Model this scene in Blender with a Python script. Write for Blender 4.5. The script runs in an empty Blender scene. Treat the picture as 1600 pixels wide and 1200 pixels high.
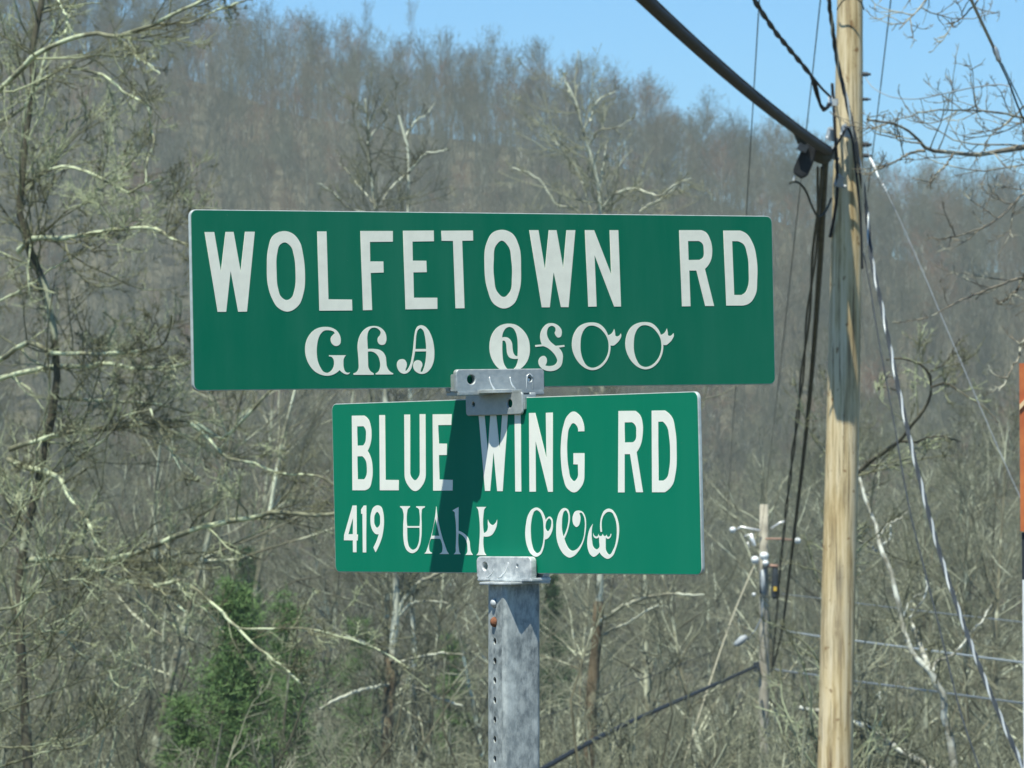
import bpy, bmesh, math, random
import numpy as np
from mathutils import Vector, Matrix, Euler

# ------------------------------------------------------------------ camera, world, sun, exposure
S = bpy.context.scene
col = S.collection
FPX = 8000.0                       # focal length in pixels of the 1600-pixel-wide photograph
CAMZ = 2.2
PITCH = math.radians(0.8)
cam_d = bpy.data.cameras.new('camera')
cam = bpy.data.objects.new('camera', cam_d)
col.objects.link(cam)
cam.location = (0, 0, CAMZ)
cam.rotation_euler = (math.pi / 2 + PITCH, 0, 0)
cam_d.sensor_width = 36.0
cam_d.lens = FPX / 1600 * 36.0
cam_d.clip_start = 0.1
cam_d.clip_end = 6000
cam_d.dof.use_dof = True
cam_d.dof.focus_distance = 6.72
cam_d.dof.aperture_fstop = 50
S.camera = cam

SUN = Vector((-0.437, -1.0, 2.17)).normalized()
SUN_EL = math.asin(SUN.z)
SUN_AZ = math.atan2(SUN.x, SUN.y)          # clockwise from +Y
w = bpy.data.worlds.new('World')
S.world = w
w.use_nodes = True
wn = w.node_tree
wn.nodes.clear()
wo = wn.nodes.new('ShaderNodeOutputWorld')
wb = wn.nodes.new('ShaderNodeBackground')
sky = wn.nodes.new('ShaderNodeTexSky')
sky.sky_type = 'NISHITA'
sky.sun_disc = False
sky.sun_elevation = SUN_EL
sky.sun_rotation = SUN_AZ
sky.altitude = 3000
sky.air_density = 1.0
sky.dust_density = 0.0
sky.ozone_density = 3.0
hs = wn.nodes.new('ShaderNodeMix')
hs.data_type = 'RGBA'
hs.blend_type = 'MULTIPLY'
hs.inputs[0].default_value = 1.0
hs.inputs[7].default_value = (0.43, 0.80, 0.99, 1)
wn.links.new(sky.outputs[0], hs.inputs[6])
wn.links.new(hs.outputs[2], wb.inputs[0])
wb.inputs[1].default_value = 0.115
wn.links.new(wb.outputs[0], wo.inputs[0])

sun_d = bpy.data.lights.new('sun', 'SUN')
sun_d.energy = 5.0
sun_d.angle = math.radians(0.53)
sun_d.color = (1.0, 0.965, 0.83)
sun = bpy.data.objects.new('sun', sun_d)
col.objects.link(sun)
sun.rotation_euler = (-SUN).to_track_quat('-Z', 'Y').to_euler()
sun.location = SUN * 50

vs = S.view_settings
vs.view_transform = 'Standard'
vs.look = 'None'
vs.exposure = 0.44
vs.gamma = 1
vs.use_curve_mapping = False
S.render.filter_size = 1.7

# ------------------------------------------------------------------ helpers
RIGHT = Vector((1, 0, 0))
FWD = Vector((0, math.cos(PITCH), math.sin(PITCH)))
UP = Vector((0, -math.sin(PITCH), math.cos(PITCH)))
CAM = Vector((0, 0, CAMZ))


def P(px, py, D):
    "world point seen at photograph pixel px,py at depth D metres"
    return CAM + RIGHT * ((px - 800) / FPX * D) + UP * ((600 - py) / FPX * D) + FWD * D


def tag(o, label=None, cat=None, group=None, kind=None):
    if label: o['label'] = label
    if cat: o['category'] = cat
    if group: o['group'] = group
    if kind: o['kind'] = kind
    return o


def empty(name, loc=(0, 0, 0), rot=None):
    o = bpy.data.objects.new(name, None)
    o.empty_display_size = 0.1
    col.objects.link(o)
    o.location = loc
    if rot is not None: o.rotation_euler = rot
    return o


def link(name, me, parent=None, mats=None):
    if mats:
        for m in mats: me.materials.append(m)
    o = bpy.data.objects.new(name, me)
    col.objects.link(o)
    if parent is not None: o.parent = parent
    return o


def mesh_arrays(name, V, F, matidx=None, smooth=True):
    "V (n,3), F (m,4) quads with -1 in the last slot for a triangle"
    me = bpy.data.meshes.new(name)
    F = np.asarray(F, dtype=np.int64)
    if F.shape[1] == 4 and (F[:, 3] < 0).any():
        tri = F[:, 3] < 0
        sizes = np.where(tri, 3, 4)
        flat = F.ravel()
        flat = flat[flat >= 0]
    else:
        sizes = np.full(len(F), F.shape[1])
        flat = F.ravel()
    me.vertices.add(len(V))
    me.vertices.foreach_set('co', np.asarray(V, dtype=np.float32).ravel())
    me.loops.add(len(flat))
    me.loops.foreach_set('vertex_index', flat.astype(np.int32))
    me.polygons.add(len(F))
    starts = np.concatenate([[0], np.cumsum(sizes)[:-1]])
    me.polygons.foreach_set('loop_start', starts.astype(np.int32))
    me.polygons.foreach_set('loop_total', sizes.astype(np.int32))
    if matidx is not None:
        me.polygons.foreach_set('material_index', np.asarray(matidx, dtype=np.int32))
    me.polygons.foreach_set('use_smooth', np.full(len(F), smooth))
    me.update(calc_edges=True)
    return me


def bm_obj(name, bm, mat, parent=None, smooth=False):
    me = bpy.data.meshes.new(name)
    bm.normal_update()
    bm.to_mesh(me)
    bm.free()
    if smooth:
        for p in me.polygons: p.use_smooth = True
    return link(name, me, parent, [mat] if mat else None)


def bm_box(bm, c, s, rot=None):
    g = bmesh.ops.create_cube(bm, size=1.0)['verts']
    for v in g:
        v.co = Vector((v.co.x * s[0], v.co.y * s[1], v.co.z * s[2]))
        if rot is not None: v.co = rot @ v.co
        v.co += Vector(c)
    return g


def bm_tube(bm, pts, rad, n=8, caps=True):
    "tapered tube along pts; rad number or list"
    pts = [Vector(p) for p in pts]
    if not hasattr(rad, '__len__'): rad = [rad] * len(pts)
    rings = []
    ref = None
    for i, p in enumerate(pts):
        t = (pts[min(i + 1, len(pts) - 1)] - pts[max(i - 1, 0)]).normalized()
        if ref is None:
            ref = Vector((0, 0, 1)) if abs(t.z) < 0.8 else Vector((1, 0, 0))
        a = t.cross(ref).normalized()
        b = t.cross(a).normalized()
        ref = -b if False else ref
        rings.append([bm.verts.new(p + (a * math.cos(2 * math.pi * k / n) + b * math.sin(2 * math.pi * k / n)) * rad[i]) for k in range(n)])
    for i in range(len(rings) - 1):
        for k in range(n):
            bm.faces.new((rings[i][k], rings[i][(k + 1) % n], rings[i + 1][(k + 1) % n], rings[i + 1][k]))
    if caps:
        bm.faces.new(rings[0][::-1])
        bm.faces.new(rings[-1])
    return rings


def tube_obj(name, pts, rad, mat, parent=None, n=8):
    bm = bmesh.new()
    bm_tube(bm, pts, rad, n)
    bmesh.ops.recalc_face_normals(bm, faces=bm.faces)
    return bm_obj(name, bm, mat, parent, True)


def catmull(pts, n):
    "resample points (k,d) to n points along a Catmull-Rom spline, even in parameter"
    A = np.asarray(pts, float)
    k = len(A)
    if k == 2:
        t = np.linspace(0, 1, n)[:, None]
        return A[0] * (1 - t) + A[1] * t
    E = np.vstack([2 * A[0] - A[1], A, 2 * A[-1] - A[-2]])
    seg = np.linalg.norm(np.diff(A[:, :2], axis=0), axis=1)
    cum = np.concatenate([[0], np.cumsum(seg)])
    u = np.linspace(0, cum[-1], n)
    i = np.clip(np.searchsorted(cum, u, side='right') - 1, 0, k - 2)
    t = ((u - cum[i]) / seg[i])[:, None]
    p0, p1, p2, p3 = E[i], E[i + 1], E[i + 2], E[i + 3]
    return 0.5 * ((2 * p1) + (-p0 + p2) * t + (2 * p0 - 5 * p1 + 4 * p2 - p3) * t ** 2 + (-p0 + 3 * p1 - 3 * p2 + p3) * t ** 3)


# ------------------------------------------------------------------ materials
def new_mat(name):
    m = bpy.data.materials.new(name)
    m.use_nodes = True
    nt = m.node_tree
    b = nt.nodes['Principled BSDF']
    return m, nt, b


def N(nt, t, **kw):
    n = nt.nodes.new(t)
    for k, v in kw.items():
        if isinstance(k, str) and hasattr(n, k): setattr(n, k, v)
    return n


def ramp(nt, fac, stops):
    r = nt.nodes.new('ShaderNodeValToRGB')
    e = r.color_ramp.elements
    while len(e) < len(stops): e.new(0.5)
    for i, (p, c) in enumerate(stops):
        e[i].position = p
        e[i].color = (*c, 1)
    nt.links.new(fac, r.inputs[0])
    return r.outputs[0]


def noise(nt, scale, detail=4, rough=0.55, coord='Object', stretch=None):
    tc = nt.nodes.new('ShaderNodeTexCoord')
    v = tc.outputs[coord]
    if stretch:
        mp = nt.nodes.new('ShaderNodeMapping')
        mp.inputs['Scale'].default_value = stretch
        nt.links.new(v, mp.inputs[0])
        v = mp.outputs[0]
    n = nt.nodes.new('ShaderNodeTexNoise')
    n.inputs['Scale'].default_value = scale
    n.inputs['Detail'].default_value = detail
    n.inputs['Roughness'].default_value = rough
    nt.links.new(v, n.inputs['Vector'])
    return n.outputs[0]


def mixc(nt, fac, a, b, mode='MIX'):
    m = nt.nodes.new('ShaderNodeMix')
    m.data_type = 'RGBA'
    m.blend_type = mode
    if isinstance(fac, (int, float)): m.inputs[0].default_value = fac
    else: nt.links.new(fac, m.inputs[0])
    for i, x in ((6, a), (7, b)):
        if isinstance(x, tuple): m.inputs[i].default_value = (*x, 1)
        else: nt.links.new(x, m.inputs[i])
    return m.outputs[2]


def bump(nt, b, h, strength=0.3, dist=0.01):
    n = nt.nodes.new('ShaderNodeBump')
    n.inputs['Strength'].default_value = strength
    n.inputs['Distance'].default_value = dist
    nt.links.new(h, n.inputs['Height'])
    nt.links.new(n.outputs[0], b.inputs['Normal'])


def simple(name, c, rough=0.6, metal=0.0, var=0.15, scale=20, spec=0.5):
    m, nt, b = new_mat(name)
    f = noise(nt, scale)
    lo = tuple(x * (1 - var) for x in c)
    hi = tuple(min(1, x * (1 + var)) for x in c)
    nt.links.new(ramp(nt, f, [(0.3, lo), (0.7, hi)]), b.inputs['Base Color'])
    b.inputs['Roughness'].default_value = rough
    b.inputs['Metallic'].default_value = metal
    b.inputs['Specular IOR Level'].default_value = spec
    return m


def bark(name, dark, light, lichen, lichen_amt=0.5, scale=6.0, var=True):
    m, nt, b = new_mat(name)
    f = noise(nt, scale, 5, 0.65)
    base = ramp(nt, f, [(0.32, dark), (0.62, light)])
    f2 = noise(nt, scale * 0.45, 4, 0.6)
    k = ramp(nt, f2, [(0.62 - lichen_amt * 0.25, (0, 0, 0)), (0.68 - lichen_amt * 0.22, (1, 1, 1))])
    c = mixc(nt, k, base, lichen)
    if var:
        oi = nt.nodes.new('ShaderNodeObjectInfo')
        v = ramp(nt, oi.outputs['Random'], [(0.0, (0.55, 0.55, 0.55)), (0.5, (0.95, 0.93, 0.9)), (0.86, (1.15, 1.1, 1.05)), (1.0, (1.6, 1.6, 1.6))])
        c = mixc(nt, 1.0, c, v, 'MULTIPLY')
    nt.links.new(c, b.inputs['Base Color'])
    b.inputs['Roughness'].default_value = 0.9
    b.inputs['Specular IOR Level'].default_value = 0.15
    return m


def twigmat(name, stops):
    m, nt, b = new_mat(name)
    oi = nt.nodes.new('ShaderNodeObjectInfo')
    c = ramp(nt, oi.outputs['Random'], stops)
    f = noise(nt, 1.3, 3)
    c = mixc(nt, 1.0, c, ramp(nt, f, [(0.3, (0.7, 0.7, 0.7)), (0.7, (1.25, 1.25, 1.25))]), 'MULTIPLY')
    nt.links.new(c, b.inputs['Base Color'])
    b.inputs['Roughness'].default_value = 0.9
    b.inputs['Specular IOR Level'].default_value = 0.1
    return m


M_far_trunk = bark('far_bark', (0.11, 0.118, 0.098), (0.215, 0.23, 0.19), (0.42, 0.45, 0.39), 0.35, 0.8)
M_far_twig = twigmat('far_twig', [(0.0, (0.08, 0.087, 0.069)), (0.35, (0.12, 0.132, 0.10)), (0.7, (0.16, 0.172, 0.125)), (0.88, (0.185, 0.15, 0.105)), (1.0, (0.25, 0.14, 0.095))])
M_mid_trunk = bark('mid_bark', (0.08, 0.08, 0.055), (0.21, 0.21, 0.145), (0.48, 0.52, 0.39), 0.55, 2.0)
M_mid_twig = twigmat('mid_twig', [(0.0, (0.095, 0.103, 0.07)), (0.5, (0.18, 0.193, 0.13)), (1.0, (0.31, 0.325, 0.23))])
M_near_bark = bark('lichened_bark', (0.10, 0.10, 0.065), (0.26, 0.27, 0.18), (0.54, 0.61, 0.41), 0.68, 6.0, False)
M_near_twig = bark('lichened_twig', (0.10, 0.105, 0.065), (0.22, 0.23, 0.145), (0.40, 0.45, 0.29), 0.5, 3.0, False)
M_sycamore = bark('sycamore_bark', (0.14, 0.135, 0.095), (0.33, 0.335, 0.25), (0.55, 0.58, 0.46), 0.75, 2.2, False)
M_white = bark('white_bark', (0.16, 0.15, 0.11), (0.42, 0.43, 0.36), (0.60, 0.63, 0.55), 0.6, 5.0, False)
M_sycamore_base = bark('vine_covered_bark', (0.07, 0.055, 0.035), (0.20, 0.16, 0.10), (0.30, 0.28, 0.18), 0.3, 3.0, False)
M_dark_bark = bark('dark_bark', (0.05, 0.045, 0.035), (0.13, 0.125, 0.09), (0.35, 0.38, 0.27), 0.2, 5.0, False)
M_limb_sky = bark('limb_bark', (0.10, 0.09, 0.07), (0.24, 0.22, 0.17), (0.42, 0.42, 0.33), 0.35, 8.0, False)

M_dryleaf = simple('dry_leaf', (0.42, 0.24, 0.11), .8, 0, .5, 3)
def sheeting(name, c, worn, streak):
    m, nt, b = new_mat(name)
    f = noise(nt, 16, 6, 0.65, 'Object', (1.0, 0.14, 1.0))
    base = mixc(nt, ramp(nt, f, [(0.38, (0, 0, 0)), (0.72, (streak,) * 3)]), c, worn)
    base = mixc(nt, ramp(nt, noise(nt, 3.5, 4, .6), [(0.35, (0, 0, 0)), (0.7, (streak * .5,) * 3)]), base, worn)
    sp = noise(nt, 420, 2, 0.5)
    base = mixc(nt, ramp(nt, sp, [(0.76, (0, 0, 0)), (0.80, (0.35, 0.35, 0.35))]), base, (0.30, 0.36, 0.30))
    nt.links.new(base, b.inputs['Base Color'])
    b.inputs['Roughness'].default_value = 0.5
    b.inputs['Specular IOR Level'].default_value = 0.10
    return m
M_green_up = sheeting('green_sheeting_worn', (0.001, 0.150, 0.082), (0.028, 0.185, 0.115), 0.6)
M_green_low = sheeting('green_sheeting', (0.001, 0.190, 0.108), (0.016, 0.22, 0.135), 0.45)
M_white_up = simple('white_sheeting_worn', (0.84, 0.85, 0.73), 0.5, 0, 0.05, 60, 0.15)
M_white_low = simple('white_sheeting', (0.82, 0.85, 0.78), 0.5, 0, 0.03, 60, 0.15)
M_blade_edge = simple('blade_edge', (0.50, 0.56, 0.54), 0.4, 0.2, 0.15, 80)

def galv(name, a, bcol, sc=18, metal=0.35):
    m, nt, b = new_mat(name)
    f = noise(nt, sc, 6, 0.7, 'Object', (1, 1, 0.22))
    f2 = noise(nt, sc * 3.3, 5, 0.65, 'Object', (1, 1, 0.6))
    c = mixc(nt, 0.5, ramp(nt, f, [(0.38, a), (0.60, bcol)]), ramp(nt, f2, [(0.38, a), (0.60, bcol)]))
    nt.links.new(c, b.inputs['Base Color'])
    b.inputs['Metallic'].default_value = metal
    nt.links.new(ramp(nt, f2, [(0.3, (0.42,) * 3), (0.7, (0.7,) * 3)]), b.inputs['Roughness'])
    bump(nt, b, f2, 0.25, 0.0015)
    return m
M_post = galv('galvanised_steel', (0.12, 0.145, 0.155), (0.50, 0.55, 0.54), 26, 0.1)
M_alu = galv('cast_aluminium', (0.33, 0.37, 0.38), (0.46, 0.50, 0.50), 40, 0.45)
M_alu_old = galv('weathered_aluminium', (0.34, 0.38, 0.40), (0.74, 0.77, 0.76), 30, 0.3)
M_bright = simple('bright_metal', (0.85, 0.87, 0.86), 0.35, 0.4, 0.08, 90)
M_darkhole = simple('shadowed_socket', (0.03, 0.035, 0.035), 0.8)
M_rust = simple('rust', (0.22, 0.09, 0.045), 0.85, 0.1, 0.5, 300)
M_black = simple('black_rubber_cable', (0.022, 0.025, 0.028), 0.65, 0, 0.3, 8, 0.2)
M_cable_grey = simple('weathered_cable', (0.055, 0.062, 0.052), 0.75, 0, 0.4, 3, 0.2)
M_steel = simple('steel_strand', (0.34, 0.38, 0.40), 0.4, 0.5, 0.1, 8)
M_wirealu = simple('aluminium_wire', (0.55, 0.60, 0.60), 0.35, 0.4, 0.06, 8)
M_porcelain = simple('porcelain', (0.80, 0.84, 0.84), 0.25, 0, 0.06, 30)
M_brownbar = simple('fibreglass_arm', (0.36, 0.22, 0.16), 0.6, 0, 0.2, 10)
M_grey = simple('grey_paint', (0.36, 0.40, 0.42), 0.5, 0, 0.15, 8)
M_darkbox = simple('dark_box', (0.035, 0.045, 0.055), 0.6, 0, 0.3, 8, 0.25)
M_yellow = simple('yellow_label', (0.62, 0.42, 0.05), 0.6, 0, 0.1, 8)

def polewood():
    m, nt, b = new_mat('weathered_pole_wood')
    grain = noise(nt, 20, 7, 0.72, 'Object', (1, 1, 0.045))
    base = ramp(nt, grain, [(0.36, (0.13, 0.09, 0.045)), (0.44, (0.36, 0.27, 0.14)), (0.52, (0.62, 0.52, 0.32)), (0.64, (0.74, 0.65, 0.47))])
    big = noise(nt, 1.6, 4, 0.6, 'Object', (1, 1, 0.3))
    tint = ramp(nt, big, [(0.38, (0.56, 0.36, 0.14)), (0.50, (0.66, 0.53, 0.29)), (0.62, (0.56, 0.53, 0.42))])
    c = mixc(nt, 0.28, base, tint)
    crack = noise(nt, 38, 5, 0.7, 'Object', (1, 1, 0.016))
    c = mixc(nt, ramp(nt, crack, [(0.36, (0.9, 0.9, 0.9)), (0.42, (0, 0, 0))]), c, (0.09, 0.065, 0.04))
    spots = noise(nt, 14, 3, 0.5, 'Object', (1, 1, 0.8))
    c = mixc(nt, ramp(nt, spots, [(0.64, (0, 0, 0)), (0.70, (0.8, 0.8, 0.8))]), c, (0.20, 0.11, 0.045))
    # a tar stain with a shape of its own, part-way down the shaft
    tc = nt.nodes.new('ShaderNodeTexCoord')
    sub = nt.nodes.new('ShaderNodeVectorMath'); sub.operation = 'SUBTRACT'
    nt.links.new(tc.outputs['Object'], sub.inputs[0])
    sub.inputs[1].default_value = STAIN
    mul = nt.nodes.new('ShaderNodeVectorMath'); mul.operation = 'MULTIPLY'
    nt.links.new(sub.outputs[0], mul.inputs[0])
    mul.inputs[1].default_value = (22, 6, 4.2)
    ln = nt.nodes.new('ShaderNodeVectorMath'); ln.operation = 'LENGTH'
    nt.links.new(mul.outputs[0], ln.inputs[0])
    k = ramp(nt, ln.outputs['Value'], [(0.35, (0.75,) * 3), (1.0, (0, 0, 0))])
    k2 = mixc(nt, 1.0, k, ramp(nt, grain, [(0.3, (1, 1, 1)), (0.65, (0.55,) * 3)]), 'MULTIPLY')
    c = mixc(nt, k2, c, (0.06, 0.055, 0.05))
    nt.links.new(c, b.inputs['Base Color'])
    b.inputs['Roughness'].default_value = 0.85
    b.inputs['Specular IOR Level'].default_value = 0.2
    bump(nt, b, grain, 0.6, 0.012)
    return m


# ------------------------------------------------------------------ terrain
def ridge_tops(px):
    return np.interp(px, [-800, 0, 300, 450, 600, 800, 1000, 1150, 1260, 1400, 1500, 1600, 2400],
                     [-330, -120, -42, 22, 42, 78, 120, 165, 195, 245, 262, 258, 250])


RIDGE_Y = 900.0
def hill_top(x):
    px = 800 + x / RIDGE_Y * FPX
    return CAMZ + (711.7 - (ridge_tops(px) + 158)) / FPX * RIDGE_Y


GY = [-80, 12, 45, 100, 155, 260, 420, 560, 640]
GZ = [0, 0, -3.9, -8.4, -12.5, -18.5, -23, -15, -4]
def ground_z(x, y):
    x = np.asarray(x, float); y = np.asarray(y, float)
    base = np.interp(y, GY, GZ)
    top = hill_top(x)
    t = np.clip((y - 640) / (RIDGE_Y - 640), 0, 1)
    up = -4 + (top + 4) * (t ** 0.92)
    z = np.where(y > 640, up, base)
    t2 = np.clip((y - RIDGE_Y) / 500, 0, 1)
    z = np.where(y > RIDGE_Y, top - (top + 20) * t2, z)
    wob = 0.9 * np.sin(x * 0.045 + 1.3) * np.sin(y * 0.03) + 0.5 * np.sin(x * 0.11 + y * 0.07)
    z = z + wob * np.clip((y - 160) / 200, 0, 1)
    return z


def build_ground():
    ys = np.concatenate([np.arange(-80, 60, 5), np.arange(60, 420, 10), np.arange(420, 960, 8), np.arange(960, 2600, 80)])
    xs = np.concatenate([np.arange(-1300, -260, 80), np.arange(-260, 261, 8), np.arange(340, 1300, 80)])
    X, Y = np.meshgrid(xs, ys)
    Z = ground_z(X, Y)
    V = np.stack([X.ravel(), Y.ravel(), Z.ravel()], 1)
    nx = len(xs)
    i, j = np.meshgrid(np.arange(len(ys) - 1), np.arange(nx - 1), indexing='ij')
    a = (i * nx + j).ravel()
    F = np.stack([a, a + 1, a + nx + 1, a + nx], 1)
    me = mesh_arrays('ground', V, F)
    m, nt, b = new_mat('leaf_litter_ground')
    f = noise(nt, 0.35, 6, 0.7)
    f2 = noise(nt, 2.5, 5, 0.7)
    c = mixc(nt, 0.5, ramp(nt, f, [(0.35, (0.105, 0.105, 0.076)), (0.65, (0.155, 0.15, 0.112))]), ramp(nt, f2, [(0.35, (0.10, 0.10, 0.07)), (0.65, (0.155, 0.15, 0.11))]))
    tc = nt.nodes.new('ShaderNodeTexCoord'); sx = nt.nodes.new('ShaderNodeSeparateXYZ')
    nt.links.new(tc.outputs['Object'], sx.inputs[0])
    mr = nt.nodes.new('ShaderNodeMapRange')
    mr.inputs['From Min'].default_value = 30; mr.inputs['From Max'].default_value = 60
    nt.links.new(sx.outputs['Y'], mr.inputs['Value'])
    grass = ramp(nt, noise(nt, 14, 5, .7), [(0.35, (0.07, 0.062, 0.025)), (0.65, (0.13, 0.105, 0.045))])  # unseen near verge, toned dark and warm for the light it bounces
    c = mixc(nt, mr.outputs[0], grass, c)
    nt.links.new(c, b.inputs['Base Color'])
    b.inputs['Roughness'].default_value = 0.95
    b.inputs['Specular IOR Level'].default_value = 0.05
    bump(nt, b, f2, 0.8, 0.2)
    o = link('ground', me, None, [m])
    tag(o, 'leaf littered valley floor rising into the wooded hillside', kind='structure')


build_ground()


def build_road():  # unseen asphalt, added to cut the light bouncing up onto the signs
    m, nt, b = new_mat('asphalt')
    nt.links.new(ramp(nt, noise(nt, 60, 5, .7), [(.35, (.035, .036, .038)), (.65, (.065, .066, .066))]), b.inputs['Base Color'])
    b.inputs['Roughness'].default_value = .9
    def sheet(name, x0, y0, x1, y1, z, mat, nm):
        bm = bmesh.new()
        vs_ = [bm.verts.new(p) for p in ((x0, y0, z), (x1, y0, z), (x1, y1, z), (x0, y1, z))]
        bm.faces.new(vs_)
        o = bm_obj(name, bm, mat)
        tag(o, nm, kind='structure')
    sheet('road', -80, -5, 80, 4.2, .006, m, 'unseen dark asphalt road added in front of the signs to cut bounced light')
    sheet('road', -4, -78, 4, -5, .006, m, 'unseen dark asphalt side road added to cut light bounced onto the signs')
    yel = simple('yellow_road_paint', (.55, .38, .05), .7)
    sheet('road_marking', -80, -.55, 80, -.43, .012, yel, 'yellow centre line nearer the verge')
    sheet('road_marking', -80, -.27, 80, -.15, .012, yel, 'yellow centre line on the sign side')


build_road()

# ------------------------------------------------------------------ branch growing (vectorised, one level at a time)
def unit(a):
    return a / np.maximum(np.linalg.norm(a, axis=-1, keepdims=True), 1e-9)


def grow(rng, st, dr, L, r0, r1, n, wander=0.25, up=0.1, side=None):
    M = len(st)
    pts = np.zeros((M, n + 1, 3)); pts[:, 0] = st
    d = unit(dr.copy())
    step = (L / n)[:, None]
    for i in range(n):
        d = unit(d + rng.normal(0, wander, (M, 3)) + np.array([0, 0, up]))
        pts[:, i + 1] = pts[:, i] + d * step
    t = np.linspace(0, 1, n + 1)[None, :]
    rad = r0[:, None] * (1 - t) + r1[:, None] * t
    return pts, rad


def spawn(rng, pts, rad, c, tmin, tmax, ang, spread, lr, rr, plen=None, rmin=0.0, flat=0.0):
    M, n1, _ = pts.shape
    n = n1 - 1
    tt = rng.uniform(tmin, tmax, (M, c))
    i = np.minimum((tt * n).astype(int), n - 1)
    f = (tt * n - i)[..., None]
    m = np.arange(M)[:, None]
    a, b = pts[m, i], pts[m, i + 1]
    st = (a * (1 - f) + b * f).reshape(-1, 3)
    tan = unit(b - a).reshape(-1, 3)
    rr0 = (rad[m, i] * (1 - f[..., 0]) + rad[m, i + 1] * f[..., 0]).ravel()
    rv = rng.normal(0, 1, tan.shape)
    if flat: rv[:, 2] *= (1 - flat)
    perp = unit(rv - (rv * tan).sum(1, keepdims=True) * tan)
    A = np.radians(rng.normal(ang, spread, len(tan)))[:, None]
    dr = tan * np.cos(A) + perp * np.sin(A)
    if plen is None: plen = np.linalg.norm(np.diff(pts, axis=1), axis=2).sum(1)
    L = np.repeat(plen, c) * lr * (1.05 - 0.65 * tt.ravel()) * rng.uniform(0.55, 1.25, M * c)
    r0 = np.maximum(rr0 * rr * rng.uniform(0.7, 1.1, M * c), rmin)
    return st, dr, L, r0


def tubes(groups):
    "groups: list of (pts, rad, sides, matindex) -> V, F, mat"
    Vs, Fs, Ms = [], [], []
    off = 0
    for pts, rad, s, mi in groups:
        M, n1, _ = pts.shape
        if M == 0: continue
        tan = np.empty_like(pts)
        tan[:, 1:-1] = pts[:, 2:] - pts[:, :-2]
        tan[:, 0] = pts[:, 1] - pts[:, 0]
        tan[:, -1] = pts[:, -1] - pts[:, -2]
        tan = unit(tan)
        ov = unit(pts[:, -1] - pts[:, 0] + 1e-6)
        ref = np.where(np.abs(ov[:, 2:3]) > 0.8, np.array([[1.0, 0.1, 0]]), np.array([[0, 0, 1.0]]))
        a = unit(np.cross(tan, ref[:, None, :]))
        b = np.cross(tan, a)
        th = 2 * np.pi * np.arange(s) / s
        ring = (a[:, :, None, :] * np.cos(th)[None, None, :, None] + b[:, :, None, :] * np.sin(th)[None, None, :, None]) * rad[:, :, None, None] + pts[:, :, None, :]
        Vs.append(ring.reshape(-1, 3))
        m, i, k = np.meshgrid(np.arange(M), np.arange(n1 - 1), np.arange(s), indexing='ij')
        base = off + m * n1 * s + i * s
        k2 = (k + 1) % s
        F = np.stack([base + k, base + k2, base + s + k2, base + s + k], -1).reshape(-1, 4)
        Fs.append(F)
        Ms.append(np.full(len(F), mi))
        off += M * n1 * s
    return np.concatenate(Vs), np.concatenate(Fs), np.concatenate(Ms)


def tree_groups(rng, H, r, crown=0.45, c1=22, c2=7, c3=5, lean=0.04, nseg=8, spreadang=48, tw=0.010, wand=0.10, c4=0):
    """forest tree: returns trunk groups and crown groups"""
    st = np.zeros((1, 3)); st[0, 2] = -0.4
    dr = np.array([[rng.normal(0, lean), rng.normal(0, lean), 1.0]])
    p0, r0 = grow(rng, st, dr, np.array([H * 0.97]), np.array([r]), np.array([r * 0.12]), nseg + 4, 0.045, 0.05)
    s, d, L, q = spawn(rng, p0, r0, c1, crown, 1.0, spreadang, 12, 0.34, 0.50)
    u = np.clip((s[:, 2] / H - crown) / (1 - crown), 0, 1)
    L = H * rng.uniform(.75, 1.15, len(L)) * (0.12 + 0.17 * np.sin(np.pi * u ** 0.75))
    p1, r1 = grow(rng, s, d, L, q, q * 0.25, 6, wand, 0.10)
    s, d, L, q = spawn(rng, p1, r1, c2, 0.15, 1.0, 38, 14, 0.48, 0.55, rmin=tw)
    p2, r2 = grow(rng, s, d, L, q, q * 0.3, 4, wand * 1.3, 0.06)
    s, d, L, q = spawn(rng, p2, r2, c3, 0.15, 1.0, 36, 14, 0.55, 0.6, rmin=tw * 0.8)
    p3, r3 = grow(rng, s, d, L, q, q * 0.5, 2, 0.18, 0.05)
    tr = [(p0, r0, 6, 0)]
    cr = [(p1, r1, 4, 0), (p2, r2, 3, 1), (p3, r3, 3, 1)]
    if c4:
        s, d, L, q = spawn(rng, p3, r3, c4, 0.2, 1.0, 36, 14, 0.6, 0.7, rmin=tw * 0.7)
        p4, r4 = grow(rng, s, d, L, q, q * 0.6, 2, 0.2, 0.05)
        cr.append((p4, r4, 3, 1))
    return tr, cr


def tree_meshes(seed, name, mats, **kw):
    rng = np.random.default_rng(seed)
    tr, cr = tree_groups(rng, **kw)
    V, F, m = tubes(tr)
    t = mesh_arrays(name + '_trunk', V, F, m)
    t.materials.append(mats[0])
    V, F, m = tubes(cr)
    c = mesh_arrays(name + '_crown', V, F, m)
    for x in mats: c.materials.append(x)
    V, F, m = tubes(tr + cr)
    j = mesh_arrays(name, V, F, m)
    for x in mats: j.materials.append(x)
    return t, c, j


FAR = [tree_meshes(10 + i, 'hill_tree', (M_far_trunk, M_far_twig), H=h, r=r * .8, crown=c, c1=30, c2=8, c3=7, tw=0.012, spreadang=42)
       for i, (h, r, c) in enumerate([(20, .20, .38), (18, .17, .42), (21, .22, .42), (16, .15, .3), (20, .19, .5), (19, .24, .3)])]
MID = [tree_meshes(40 + i, 'wood_tree', (M_mid_trunk, M_mid_twig), H=h, r=r, crown=c, c1=30, c2=9, c3=5, c4=4, tw=0.0055, wand=0.16, lean=0.1, spreadang=52)
       for i, (h, r, c) in enumerate([(15, .16, .25), (13, .12, .2), (17, .2, .35), (11, .10, .15)])]


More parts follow.
